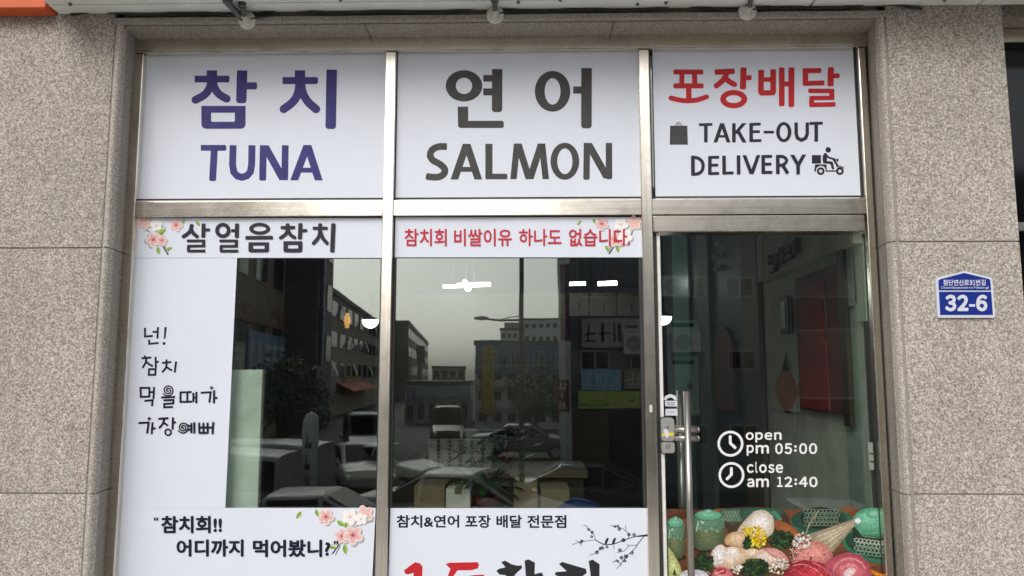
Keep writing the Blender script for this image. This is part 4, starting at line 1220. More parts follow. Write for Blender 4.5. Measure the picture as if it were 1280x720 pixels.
tag(MB().box(XR_ - .02, XR_ - .002, YI0 + .02, .32, .02, 2.2).build('door_lining', 'pale_green'), 'pale green lining strip just inside the door at its hinge side', 'panel')
ya, yb = Rt(922, 450).y, Rt(897, 450).y
za, zb = Rt(909, 512).z, Rt(909, 408).z
t = thing('arched_board', (XR_ - .02, (ya + yb) / 2, za), 'dark red arched board on the darkened far part of the wall, seen through the door', 'sign')
yc, ry_ = (ya + yb) / 2, (yb - ya) / 2
outl = [(ya, za), (yb, za)] + [(yc + ry_ * cos(radians(g)), zb - (zb - za) * .4 + (zb - za) * .4 * sin(radians(g))) for g in range(0, 181, 12)]
m = MB()
A, B = [(XR_ - .035, y, z) for y, z in outl], [(XR_ - .004, y, z) for y, z in outl]
m.poly(A); m.poly(B[::-1]); m.quadstrip(A, B, closed=True)
m.build('board', 'maroon', t)
# hanging lamp with four bulbs
c = Q(903, 320, 6.2)
t = thing('pendant_lamp', c, 'small dark pendant with pale bulbs hanging behind the door', 'lamp')
MB().tube([(c.x, c.y, ZC + .5), (c.x, c.y, c.z - .1)], .008, 6).build('stem', 'grey_metal', t)
m = MB().lathe((c.x, c.y, c.z - .12), [(.07, 0), (.08, .02), (.02, .045), (.01, .06)], 16)
m.lathe((c.x, c.y, c.z + .1), [(.06, 0), (.05, .02), (.01, .03)], 16)
m.build('canopy', 'white_paint', t, True)
for dx in (-.055, .05): MB().lathe((c.x + dx, c.y, c.z), [(.001, -.03), (.028, -.02), (.032, .0), (.02, .025), (.001, .03)], 12).build('bulb', 'cup_white', t, True)

# ceiling tubes
def tube_lamp(label, a, b, d, d2=None, th=.035, grp='fluorescent ceiling tubes'):
    A, B = Q(*a, d), Q(*b, d2 or d)
    t = thing('tube_light', (A + B) / 2, label, 'ceiling light', grp)
    MB().tube([A, B], th, 10).build('tube', 'tube_white', t, True)
    up_ = Vector((0, 0, th + .03))
    mid = (A + B) / 2
    MB().hexa([A + Vector((0, -.02, th)), B + Vector((0, -.02, th)), B + Vector((0, .02, th)), A + Vector((0, .02, th)), A + Vector((0, -.02, th + .012)), B + Vector((0, -.02, th + .012)), B + Vector((0, .02, th + .012)), A + Vector((0, .02, th + .012))]).build('housing', 'white_paint', t)
    MB().tube([mid + Vector((0, 0, th + .04)), Vector((mid.x, mid.y, ZC + .56))], .01, 6).build('hanger', 'grey_metal', t)
tube_lamp('white glowing tube on the left of the crossed ceiling lights', (554, 358.5), (580, 357.5), 9.3, th=.018)
tube_lamp('long white glowing tube on the right of the crossed ceiling lights', (572, 357.2), (613, 355.5), 8.6, th=.021)
tube_lamp('short thick glowing tube crossing the other ceiling lights', (581, 353), (585, 360.5), 9.0, 7.4, th=.03)
tube_lamp('white glowing tube over the cabinets, left of the pair', (712, 355), (732, 354.6), 9.2, th=.02)
tube_lamp('white glowing tube over the cabinets, right of the pair', (747.5, 354.8), (771, 353.8), 9.0, th=.024)
# beam below the tubes and lit cabinets behind
t = thing('kitchen_wall', Q(600, 640, 9.7), 'grey kitchen wall lit under the crossed ceiling lights', 'wall')
zk = Q(580, 366.5, 9.65).z
MB().box(Q(470, 366, 9.65).x, Q(706, 366, 9.65).x, 9.65 - CAM_D, 9.75 - CAM_D, .001, zk - .002).build('lit_face', 'cabinet', t)
MB().box(Q(470, 366, 9.65).x, Q(706, 366, 9.65).x, 9.62 - CAM_D, 9.75 - CAM_D, zk, 3.15).build('soffit', 'in_dark', t)  # dark colour gives the soffit its unlit look above the tube-lit wall
t = thing('wall_cabinet', Q(765, 395, 9.7), 'pale cabinets on the back wall lit from the tubes above', 'cabinet')
xs_ = [Q(p, 380, 9.7).x for p in (711, 737, 771, 805, 840)]
zc0, zc1 = Q(760, 395, 9.7).z, Q(760, 366, 9.7).z
for a, b in zip(xs_[:-1], xs_[1:]):
    dd = MB().box(a + .006, b - .006, 9.7 - CAM_D, 9.72 - CAM_D, zc0, zc1).build('cabinet_door', 'cabinet', t, bevel=.004)
    MB().tube([((a + b) / 2, 9.68 - CAM_D, zc0 + .08), ((a + b) / 2, 9.68 - CAM_D, zc0 + .16)], .012, 6).build('handle', 'wood_dark', dd)
MB().box(xs_[0], xs_[-1], 9.725 - CAM_D, 10.1 - CAM_D, zc0, zc1).build('cabinet_box', 'in_wall', t)
# half-globe lamps
def globe(px, py, d, label):
    c = Q(px, py, d)
    r = 10.5 / FPX * d
    t = thing('globe_lamp', c, label, 'lamp', 'white half globe lamps near the window')
    MB().lathe(c, [(r * sin(radians(g)), -r * cos(radians(g))) for g in (1, 20, 40, 60, 75, 90)], 24).build('globe', 'lamp_white', t, True)
    MB().lathe(c, [(r * 1.02, .002), (r * .98, .015), (.02, .03), (.008, .06), (.008, ZC + .55 - c.z)], 20).build('cap', 'blue_fabric', t, True)
globe(463, 400, 5.6, 'white half globe lamp glowing behind the left window')
globe(829, 396, 5.6, 'white half globe lamp half hidden behind the door edge')
c = Q(434, 401, 6.0)
t = thing('amber_lamp', c, 'small amber beehive lamp beside the left half globe lamp', 'lamp')
m = MB()
for k, r_ in enumerate((.016, .025, .03, .025, .018)):
    m.lathe((c.x, c.y, c.z + .05 - k * .024), [(r_ * .7, .011), (r_, .004), (r_, -.004), (r_ * .7, -.011)], 14)
m.build('shade', 'lamp_orange', t, True)
MB().tube([(c.x, c.y, c.z + .06), (c.x, c.y, ZC + .55)], .004, 6).build('cord', 'rubber', t)
# green board leaning just inside the left window
a, b = Q(280, 500, 3.55).x, Q(327, 500, 3.55).x
t = thing('display_board', ((a + b) / 2, .06, 0), 'pale green board standing inside the left window beside the vinyl strip', 'board')
MB().box(a - .25, b, .05, .068, .0, Q(300, 462, 3.55).z).build('board', 'green_board', t, bevel=.004)
MB().box(b + .001, b + .010, .048, .07, .0, Q(300, 462, 3.55).z).build('edge_strip', 'cabinet', t)
# counter with stacked tubs
dC = 5.4
zct = Q(600, 588, dC).z
t = thing('counter', (0, dC - CAM_D + .3, 0), 'tan wooden counter inside the middle window', 'counter')
MB().box(Q(430, 600, dC).x, Q(735, 600, dC).x, dC - CAM_D, dC - CAM_D + .6, zct - .05, zct).build('counter_top', 'wood_tan', t, bevel=.005)
MB().box(Q(430, 600, dC).x + .03, Q(735, 600, dC).x - .03, dC - CAM_D + .04, dC - CAM_D + .56, 0, zct - .051).build('counter_front', 'wood_dark', t)
xs_ = [Q(p, 570, dC + .2).x for p in (541, 555.5, 569, 583, 596.5, 610)]
cw = (xs_[1] - xs_[0]) / 2 * .93
h_ = .028
tub0 = None
for i, x in enumerate(xs_[:6]):
    for j in range(7):
        lab = 'white food tub in the stacks on the counter behind the middle window'
        if tub0 is None:
            tub0 = MB().lathe((x, dC - CAM_D + .2, zct + .001), [(cw * .8, 0), (cw * .9, .02), (cw, .0205), (cw, .0265), (cw * .7, .027)], 18).build('food_tub', 'cup_white', smooth=False)
            tag(tub0, lab, 'tub', 'white food tubs stacked on the counter'); z0_ = tub0.location.z
            o = tub0
        else:
            o = tub0.copy(); COL.objects.link(o)
        o.location = (x, dC - CAM_D + .2, z0_ + j * h_)
# glass showcase
a, b = Q(578, 560, dC + .5).x, Q(633, 560, dC + .5).x
z0_, z1_ = zct + .002, Q(600, 537, dC + .5).z
t = thing('glass_showcase', ((a + b) / 2, dC - CAM_D + .55, z0_), 'glass showcase with its teal light painted on, behind the stacked tubs', 'showcase')
MB().box(a, b, dC - CAM_D + .42, dC - CAM_D + .58, z0_, z1_).build('cabinet_body', 'teal', t)  # the showcase's teal light is put into this body colour
m = MB()
for x in (a, b): m.box(x - .008, x + .008, dC - CAM_D + .40, dC - CAM_D + .415, z0_, z1_)
for z in (z1_, (z0_ + z1_) / 2): m.box(a + .009, b - .009, dC - CAM_D + .40, dC - CAM_D + .415, z - .005, z + .005)
m.build('frame', 'cup_white', t)
# cartons and other things near the glass
def carton(x0, x1, y0, y1, d, dep, mat, label, name='carton', lift=None, band=None):
    A, B = Q(x0, y1, d), Q(x1, y0, d)
    z0 = A.z if lift is None else lift
    t = thing(name, ((A.x + B.x) / 2, A.y + dep / 2, z0), label, 'box')
    MB().box(A.x, B.x, A.y, A.y + dep, z0, B.z).build('box_body', mat, t, bevel=.004)
    if band: MB().box(A.x - .001, B.x + .001, A.y - .0025, A.y + dep, z0 + .01, z0 + (B.z - z0) * .42).build('label_band', band, t)
    MB().box((A.x + B.x) / 2 - .02, (A.x + B.x) / 2 + .02, A.y - .002, A.y + dep - .01, B.z - .03, B.z + .0015).build('tape', 'wood_tan', t)
dT = 4.35
zT = Q(600, 652, dT).z
t = thing('window_table', (Q(600, 652, dT).x, dT - CAM_D + .2, 0), 'wide wooden table under the cartons inside the middle window', 'table')
xa, xb = Q(492, 640, dT).x, Q(800, 640, dT).x
MB().box(xa, xb, dT - CAM_D - .1, dT - CAM_D + .5, zT - .04, zT).build('tabletop', 'wood_tan', t, bevel=.004)
for x in (xa + .05, xb - .05):
    for y in (dT - CAM_D - .05, dT - CAM_D + .45): MB().box(x - .025, x + .025, y - .025, y + .025, .001, zT - .041).build('leg', 'wood_dark', t)
carton(517, 556, 607, 650, dT + .06, .3, 'carton', 'brown carton, left of the red and white box on the window table', lift=zT + .001)
carton(557, 588, 611, 650, dT, .22, 'cup_white', 'white box with a red label on the window table', lift=zT + .001, band='label_red')
carton(642, 672, 603, 650, dT + .1, .3, 'carton', 'brown carton in the middle of the window table', lift=zT + .001)
carton(676, 712, 612, 650, dT + .05, .3, 'wood_tan', 'tan carton, right of the middle carton on the window table', lift=zT + .001)
t = thing('blue_bag', Q(724, 650, dT), 'dark blue cloth bag on the window table beside the cartons', 'bag')
c = Q(724, 650, dT); c.z = zT + .001
MB().lathe((c.x, c.y + .1, c.z), [(.10, 0), (.14, .015), (.145, .05), (.11, .085), (.06, .10), (.03, .105)], 16).build('bag_body', 'blue_fabric', t, True)
MB().tube([(c.x - .08, c.y + .05, c.z + .09), (c.x - .03, c.y + .03, c.z + .12), (c.x + .03, c.y + .03, c.z + .115), (c.x + .09, c.y + .05, c.z + .085)], .008, 6).build('strap', 'blue_fabric', t, True)
def plant(px, d, zb, h, label, n=46, sd=1):
    rg = random.Random(sd)
    c = Q(px, 640, d); c.z = zb + .001
    t = thing('potted_plant', c, label, 'plant')
    MB().lathe(c, [(.05, 0), (.075, .1), (.08, .12), (.07, .12), (.06, .1)], 14).build('pot', 'maroon', t, True)
    st, lf = MB(), MB()
    lf.flat = True
    for k in range(9):
        a = rg.uniform(0, 6.28); q = rg.uniform(.05, .16)
        st.tube([c + Vector((0, 0, .1)), c + Vector((q * .4 * cos(a), q * .4 * sin(a), .1 + h * .5)), c + Vector((q * cos(a), q * sin(a), .1 + h * rg.uniform(.7, 1)))], [.006, .005, .003], 5)
    for k in range(n):
        a = rg.uniform(0, 6.28); q = rg.uniform(.02, .2); z = .12 + h * rg.uniform(.15, 1)
        o = c + Vector((q * cos(a), q * sin(a), z)); L = rg.uniform(.07, .13)
        d_ = Vector((cos(a), sin(a), rg.uniform(-.6, .5))).normalized(); s_ = d_.cross(Vector((0, 0, 1))).normalized() * L * .28
        lf.poly([o, o + d_ * L * .5 + s_, o + d_ * L, o + d_ * L * .5 - s_])
    st.build('stems', 'wood_dark', t); lf.build('leaves', 'plant_leaf', t)
plant(608, dT + .1, zT, .26, 'bushy green potted plant between the cartons on the window table', 90, 2)
plant(630, dC + .05, zct, .16, 'low potted plant on the counter beside the showcase', 50, 5)

# ================================================================== THE STREET FACING THE SHOP (mirrored in its glass)
for n, c, r, a in (('brick_brown', (0.28, 0.21, 0.17), .85, .25), ('render_tan', (0.38, 0.34, 0.28), .85, .2), ('render_grey', (0.45, 0.45, 0.44), .85, .2), ('tile_dark', (0.10, 0.10, 0.105), .6, .25),
                   ('render_slate', (0.14, 0.155, 0.165), .8, .15), ('render_white', (0.82, 0.82, 0.79), .8, .12), ('render_yellow', (0.34, 0.27, 0.13), .85, .2), ('board_blue', (0.12, 0.19, 0.36), .5, .25), ('board_navy', (0.06, 0.07, 0.13), .5, .3),
                   ('board_yellow', (0.60, 0.45, 0.05), .5, .15), ('board_green', (0.40, 0.52, 0.10), .5, .15), ('board_purple', (0.11, 0.045, 0.13), .5, .2), ('board_sky', (0.22, 0.42, 0.60), .5, .2),
                   ('board_red', (0.45, 0.06, 0.05), .5, .2), ('board_pale', (0.60, 0.60, 0.58), .5, .15), ('window_frame_grey', (0.30, 0.30, 0.30), .5, .1), ('pole_dark', (0.035, 0.04, 0.04), .5, .2),
                   ('bark', (0.10, 0.075, 0.05), .9, .3), ('foliage', (0.05, 0.09, 0.035), .7, .5), ('foliage_dark', (0.03, 0.055, 0.025), .7, .5), ('car_white', (0.27, 0.28, 0.28), .42, .03),
                   ('car_silver', (0.21, 0.215, 0.22), .4, .04), ('car_grey', (0.16, 0.165, 0.17), .22, .04), ('car_black', (0.02, 0.02, 0.022), .15, .1), ('tyre', (0.02, 0.02, 0.02), .9, .2), ('rim', (0.45, 0.45, 0.46), .35, .1),
                   ('lamp_glass', (0.75, 0.74, 0.70), .3, .05), ('lamp_red', (0.35, 0.02, 0.02), .3, .05), ('awning_red', (0.45, 0.09, 0.05), .7, .1), ('balloon', (0.52, 0.53, 0.54), .5, .06)):
    MAT[n] = varied(n, c, r, 1.2 if 'render' in n or 'brick' in n else 6, a)
ST = .0895                                            # the street runs off a little to the left
def SB(a, b, z):
    """street frame: a across, b along from the mirrored camera"""
    n = math.hypot(1, ST)
    x = (a - b * ST) / n; d = (b + a * ST) / n
    return Vector((x, CAM_D - d, z))
def sbox(mb, a0, a1, b0, b1, z0, z1, mi=0):
    return mb.hexa([SB(a0, b0, z0), SB(a1, b0, z0), SB(a1, b1, z0), SB(a0, b1, z0), SB(a0, b0, z1), SB(a1, b0, z1), SB(a1, b1, z1), SB(a0, b1, z1)], mi)
def letters(mb, face, a, b, c, d, n, seed, rows=1):
    """rows of blocky letter strokes on a sign; face(u,v) -> point slightly proud"""
    rg = random.Random(seed)
    for r in range(rows):
        for k in range(n):
            u0 = a + (b - a) * (k + .12) / n; u1 = a + (b - a) * (k + .88) / n
            v0 = c + (d - c) * (r + .15) / rows; v1 = c + (d - c) * (r + .85) / rows
            t = (u1 - u0) * .18
            for q in range(3):
                if rg.random() < .5:
                    u = rg.uniform(u0, u1 - t); mb.poly([face(u, v0), face(u + t, v0), face(u + t, v1), face(u, v1)])
                else:
                    v = v0 + (v1 - v0) * rg.choice((.0, .4, .8)); mb.poly([face(u0, v), face(u1, v), face(u1, v + t), face(u0, v + t)])
def street_block(label, a0, a1, b0, b1, h, wall, floors=3, nwin=6, side='right', parapet='tile_dark', skip=1, awn=False, name='street_building'):
    t = thing(name, SB((a0 + a1) / 2, (b0 + b1) / 2, GZ), label, 'building')
    sbox(MB(), a0, a1, b0, b1, GZ + .004, GZ + h).build('wall', wall, t)
    m = MB(); sbox(m, a0 - .15, a1 + .15, b0 - .15, b1 + .15, GZ + h + .002, GZ + h + .45); m.build('parapet', parapet, t)
    fh = h / floors
    for f_ in range(skip, floors):
        for k in range(nwin):
            z0 = GZ + f_ * fh + fh * .28; z1 = GZ + f_ * fh + fh * .82
            if side in ('right', 'left'):
                aa, s_ = (a1, 1) if side == 'right' else (a0, -1)
                p0 = b0 + (b1 - b0) * (k + .18) / nwin; p1 = b0 + (b1 - b0) * (k + .82) / nwin
                w_ = MB()
                sbox(w_, min(aa, aa + s_ * .06), max(aa, aa + s_ * .06), p0, p1, z0, z1)
                wf = w_.build('window', 'window_frame_grey', t)
                g = MB(); e = .07
                half = (p0 + p1) / 2
                for q0, q1 in ((p0 + e, half - e / 2), (half + e / 2, p1 - e)):
                    sbox(g, min(aa + s_ * .062, aa + s_ * .07), max(aa + s_ * .062, aa + s_ * .07), q0, q1, z0 + e, z1 - e)
                g.build('pane', 'far_glass', wf)
                if awn and (k + f_) % 3 == 0:
                    A = MB()
                    q1 = p0 + (p1 - p0) * .4
                    A.hexa([SB(aa + .08, p0, z1 - .1), SB(aa + .08, q1, z1 - .1), SB(aa + .5, q1, z0 + .25), SB(aa + .5, p0, z0 + .25), SB(aa + .08, p0, z1 - .06), SB(aa + .08, q1, z1 - .06), SB(aa + .54, q1, z0 + .27), SB(aa + .54, p0, z0 + .27)])
                    A.build('open_sash', 'board_pale', wf)  # opaque pale colour stands in for white light on the tilted panes
            else:
                p0 = a0 + (a1 - a0) * (k + .18) / nwin; p1 = a0 + (a1 - a0) * (k + .82) / nwin
                wf = sbox(MB(), p0, p1, b0 - .06, b0, z0, z1).build('window', 'window_frame_grey', t)
                g = MB(); e = .07; half = (p0 + p1) / 2
                for q0, q1 in ((p0 + e, half - e / 2), (half + e / 2, p1 - e)): sbox(g, q0, q1, b0 - .07, b0 - .062, z0 + e, z1 - e)
                g.build('pane', 'far_glass', wf)
    return t
def shop_sign(t, a0, a1, b0, b1, z0, z1, mat, axis='b', n=5, seed=1, lm='board_pale', rows=1, part='shop_board', rev=1):
    """a sign board fixed to a building with blocky lettering on its street side"""
    o = sbox(MB(), a0, a1, b0, b1, z0, z1).build(part, mat, t)
    m = MB()
    if axis == 'b': letters(m, lambda u, v: SB(a1 + .012, u, v), b0 + .1, b1 - .1, z0 + .08, z1 - .08, n, seed, rows)
    else: letters(m, lambda u, v: SB(u, b0 - .012, v), a0 + .05, a1 - .05, z0 + .05, z1 - .05, n, seed, rows)
    m.flat = True
    m.build('letters', lm, o)
def hz(py, d, px=640): return S(px, py, d).z
# left row
L1 = street_block('brown three storey shop building nearest on the left of the mirrored street', -20, -11, 25, 49, 15.2, 'brick_brown', 4, 6, awn=False)
shop_sign(L1, -11, -10.85, 27, 40, hz(470, 36), hz(425, 36), 'render_tan', n=6, seed=3, lm='board_pale')
shop_sign(L1, -11, -10.85, 40.5, 48.8, hz(480, 45), hz(420, 45), 'board_blue', n=5, seed=4)
shop_sign(L1, -11, -10.82, 26, 48.5, hz(395, 36), hz(368, 36), 'maroon', n=12, seed=8, lm='brick_brown')
L2 = street_block('dark narrow tower with a vertical sign in the mirrored left street row', -15, -9.2, 50, 56, 17.5, 'tile_dark', 5, 2)
shop_sign(L2, -9.2, -8.9, 50.6, 51.4, hz(455, 52), hz(325, 52), 'board_navy', n=1, rows=7, seed=5)
L3 = street_block('long grey four storey building with tilted open sashes in the mirrored left row', -20, -11, 56.5, 112, 10.6, 'render_tan', 4, 12, awn=True)
shop_sign(L3, -11, -10.8, 57, 66, hz(490, 62), hz(435, 62), 'board_blue', n=5, seed=6)
shop_sign(L3, -11, -10.8, 74, 88, hz(492, 80), hz(470, 80), 'render_yellow', n=8, seed=7)
m = MB()
m.hexa([SB(-10.98, 70, GZ + 2.9), SB(-10.98, 92, GZ + 2.9), SB(-9.4, 92, GZ + 2.2), SB(-9.4, 70, GZ + 2.2), SB(-10.98, 70, GZ + 3.0), SB(-10.98, 92, GZ + 3.0), SB(-9.4, 92, GZ + 2.28), SB(-9.4, 70, GZ + 2.28)])
m.build('shop_awning', 'awning_red', L3)
L4 = street_block('dark gabled building, farthest in the mirrored left row', -13, -7.6, 116, 190, 11.5, 'tile_dark', 4, 12)
L5 = street_block('dim ochre building between the long grey one and the dark gabled one', -16, -9.6, 112.6, 115.6, 7.4, 'render_yellow', 3, 2, side='front')
tb = thing('sign_tower', SB(-6.1, 120, GZ), 'thin brown sign tower beside the strip of mirrored sky', 'sign')
sbox(MB(), -6.5, -5.7, 120, 121, GZ, hz(455, 120)).build('tower_body', 'brick_brown', tb)
sbox(MB(), -6.6, -5.3, 119.9, 121.1, hz(454, 120), hz(432, 120)).build('sign_board', 'board_purple', tb)
fa = street_block('low pale building closing the far end of the mirrored street', -5.2, 1.2, 150, 160, 5.2, 'render_grey', 2, 4, side='front', skip=1)
shop_sign(fa, -5.0, 1.0, 149.7, 149.99, GZ + 2.3, GZ + 3.2, 'board_navy', axis='a', n=6, seed=9)
# facing the shop, far: two storeys with boards
dCn = 52
xa, xb = S(594, 430, dCn).x, S(704, 430, dCn).x
def fbox(mb, x0, x1, d0, d1, z0, z1): return mb.box(x0, x1, CAM_D - d1, CAM_D - d0, z0, z1)
def front_block(name, label, px0, px1, ytop, d, dep, wall, rows, cols, wz=(.3, .8), zbase=None):
    x0, x1 = S(px0, 472, d).x, S(px1, 472, d).x
    zt = hz(ytop, d)
    t = thing(name, ((x0 + x1) / 2, CAM_D - d - dep / 2, GZ), label, 'building')
    fbox(MB(), x0, x1, d, d + dep, GZ + .004, zt).build('wall', wall, t)
    fbox(MB(), x0 - .12, x1 + .12, d - .1, d + dep + .1, zt + .002, zt + .35).build('parapet', 'tile_dark', t)
    fh = (zt - GZ) / rows
    for r in range(rows):
        for c in range(cols):
            w0 = x0 + (x1 - x0) * (c + .2) / cols; w1 = x0 + (x1 - x0) * (c + .8) / cols
            a_, b_ = GZ + fh * (r + wz[0]), GZ + fh * (r + wz[1])
            wf = fbox(MB(), w0, w1, d - .05, d - .001, a_, b_).build('window', 'window_frame_grey', t)
            g = MB(); e = min(.06, (w1 - w0) * .1)
            h2 = (w0 + w1) / 2
            fbox(g, w0 + e, h2 - e / 2, d - .06, d - .052, a_ + e, b_ - e); fbox(g, h2 + e / 2, w1 - e, d - .06, d - .052, a_ + e, b_ - e)
            g.build('pane', 'far_glass', wf)
    return t
def fsign(t, px0, py0, px1, py1, d, mat, n=5, seed=1, lm='board_pale', rows=1, th=.15, name='shop_board'):
    A, B = S(px0, py1, d), S(px1, py0, d)
    o = fbox(MB(), A.x, B.x, d, d + th, A.z, B.z).build(name, mat, t)
    m = MB(); m.flat = True
    letters(m, lambda u, v: Vector((u, CAM_D - d + .012, v)), A.x + .04, B.x - .04, A.z + .04, B.z - .04, n, seed, rows)
    m.build('letters', lm, o)
Cn = front_block('shop_building', 'two storey grey shop building with a tall yellow sign, centre of the mirrored street', 594, 704, 432, dCn, 9, 'render_white', 4, 6, (.35, .8))
fsign(Cn, 594, 431, 703, 468, dCn - .45, 'board_blue', 7, 11, 'render_grey')
fsign(Cn, 604, 433, 617, 518, dCn - .8, 'board_yellow', 1, 12, 'board_red', 6, .2)
fsign(Cn, 600, 440, 606, 500, dCn - .65, 'awning_red', 1, 13, 'board_pale', 5, .1)
fsign(Cn, 676, 445, 686, 470, dCn - .7, 'board_navy', 1, 14, 'board_pale', 3, .1)
fsign(Cn, 602, 498, 620, 520, dCn - .55, 'salmon_orange', 2, 15, 'board_pale', 1, .06)
x0_, x1_ = S(594, 472, dCn).x, S(704, 472, dCn).x
for k in range(3):
    zl_ = GZ + (hz(432, dCn) - GZ) * (k + 1) / 4
    fbox(MB(), x0_ + .05, x1_ - .05, dCn - .5, dCn - .002, zl_ - .06, zl_ + .06).build('ledge', 'render_grey', Cn)
rgc = random.Random(4)
for k in range(9):
    xa_ = x0_ + (x1_ - x0_) * rgc.uniform(.3, .92); zr_ = GZ + (hz(432, dCn) - GZ) * rgc.choice((1, 2, 3)) / 4 + .064
    fbox(MB(), xa_, xa_ + .5, dCn - .45, dCn - .12, zr_, zr_ + .4).build('air_unit', 'board_pale', Cn)
# pale apartments behind
Wd = front_block('apartment_block', 'pale apartment block rising behind the two storey shop building', 655, 716, 400, 130, 20, 'render_white', 6, 7, (.4, .75))
We = front_block('apartment_block', 'stepped pale apartment block with roof sheds, left of the taller pale block', 625, 655, 412, 128, 16, 'render_white', 5, 4, (.4, .75))
a, b = S(630, 400, 128).x, S(654, 400, 128).x
fbox(MB(), a, b, 129, 138, hz(412, 128) + .4, hz(402, 128)).build('roof_shed', 'render_grey', We)
# facing the shop, near, right: signs, air conditioners
dR = 24
Rb = front_block('corner_shop_building', 'big dim corner building crowded with shop signs, right of the mirrored street', 714, 958, 250, dR, 10, 'render_slate', 4, 4, (.62, .9))
fsign(Rb, 701, 330, 713, 425, dR - 1.2, 'board_purple', 1, 21, 'salmon_orange', 6, .3, 'blade_sign')
fsign(Rb, 727, 328, 822, 366, dR - .4, 'board_navy', 5, 22, 'maroon')
fsign(Rb, 728, 398, 800, 434, dR - .25, 'render_grey', 4, 23, 'wood_dark', 1, .1)
fsign(Rb, 728, 462, 776, 488, dR - .3, 'board_sky', 6, 24, 'board_pale', 1, .12)
fsign(Rb, 780, 462, 830, 486, dR - .32, 'brick_brown', 4, 25, 'board_pale', 1, .12)
fsign(Rb, 724, 489, 815, 510, dR - .35, 'board_green', 9, 26, 'board_yellow', 1, .14)
fsign(Rb, 836, 400, 872, 520, dR - .3, 'pale_green', 1, 27, 'render_grey', 5, .12)
fsign(Rb, 694, 475, 712, 515, dR - .2, 'maroon', 1, 28, 'board_pale', 3, .1)
fbox(MB(), S(714, 520, dR).x, S(760, 520, dR).x, dR - .22, dR - .003, GZ + .05, hz(512, dR)).build('dark_shutter', 'wood_dark', Rb)
fbox(MB(), S(762, 520, dR).x, S(812, 520, dR).x, dR - .2, dR - .003, GZ + .05, hz(514, dR)).build('shop_glazing', 'far_glass', Rb)
acm = None
for i, (px, py, lab) in enumerate(((797, 442, 'white air conditioner unit on the corner building, leftmost of three'), (846, 370, 'white air conditioner unit on the corner building, topmost of three'), (858, 440, 'white air conditioner unit on the corner building, lower right of three'))):
    q = S(px, py, dR - .5)
    if acm is None:
        acm = t = thing('air_conditioner', q, lab, 'air conditioner', 'air conditioners on the corner building')
        MB().box(q.x - .42, q.x + .42, q.y - .3, q.y, q.z, q.z + .62).build('casing', 'board_pale', t, bevel=.02)
        MB().lathe((q.x - .1, q.y + .004, q.z + .31), [(.25, 0), (.25, .006), (.20, .006), (.20, .002)], 24, 'y').build('fan_ring', 'window_frame_grey', t)
        MB().box(q.x - .4, q.x + .4, q.y - .45, q.y - .01, q.z - .06, q.z - .005).build('wall_bracket', 'grey_metal', t)
    else:
        t = acm.copy(); COL.objects.link(t); t.location = q; tag(t, lab, 'air conditioner', 'air conditioners on the corner building')
        for ch in list(acm.children):
            d_ = ch.copy(); COL.objects.link(d_); d_.parent = t
# street lamp
dL = 16
c = S(652, 472, dL); c.z = GZ
t = thing('street_lamp', c, 'dark street lamp pole with one arm to the left, mirrored in the middle window', 'street lamp')
MB().tube([c + Vector((0, 0, .004)), c + Vector((0, 0, 1.2)), c + Vector((0, 0, 8.5))], [.085, .06, .045], 14).build('pole', 'pole_dark', t, True)
zA = hz(398.5, dL)
xH = S(594, 398, dL).x - c.x
MB().tube([Vector((c.x, c.y, zA - .02)), Vector((c.x + xH * .45, c.y, zA - .03)), Vector((c.x + xH * .75, c.y, zA))], .022, 8).build('arm', 'pole_dark', t, True)
MB().tube([Vector((c.x, c.y, zA + .07)), Vector((c.x + xH * .25, c.y, zA + .03)), Vector((c.x + xH * .5, c.y, zA - .02))], .01, 6).build('brace', 'pole_dark', t, True)
m = MB()
hp = Vector((c.x + xH * .72, c.y, zA))
ring = []
for k, (f_, wz_, hz_) in enumerate(((0, .02, .02), (.15, .07, .035), (.5, .1, .05), (.85, .07, .03), (1, .01, .01))):
    ring.append([hp + Vector((xH * .32 * f_, wz_ * cos(a_), hz_ * sin(a_) + .02)) for a_ in (2 * pi * j / 12 for j in range(12))])
for A, B in zip(ring[:-1], ring[1:]): m.quadstrip(A, B, closed=True)
m.build('lamp_head', 'grey_metal', t, True)
# inflatable column
q = S(390, 472, 18); q.z = GZ
t = thing('inflatable_column', q, 'pale inflatable advertising column behind the mirrored parked vans', 'inflatable')
hc = hz(515, 18) - GZ
MB().lathe((q.x, q.y, GZ + .005), [(.14, 0), (.17, .1), (.18, hc * .5), (.19, hc * .85), (.17, hc * .94), (.1, hc * .985), (.001, hc)], 20).build('column_body', 'balloon', t, True)
m = MB(); m.flat = True
def cyl(u, v): a_ = pi / 2 + u * .9; return Vector((q.x + .196 * cos(a_), q.y + .196 * sin(a_), v))
letters(m, cyl, -.5, .5, GZ + hc * .3, GZ + hc * .85, 1, 31, 3)
m.build('letters', 'wood_dark', t)
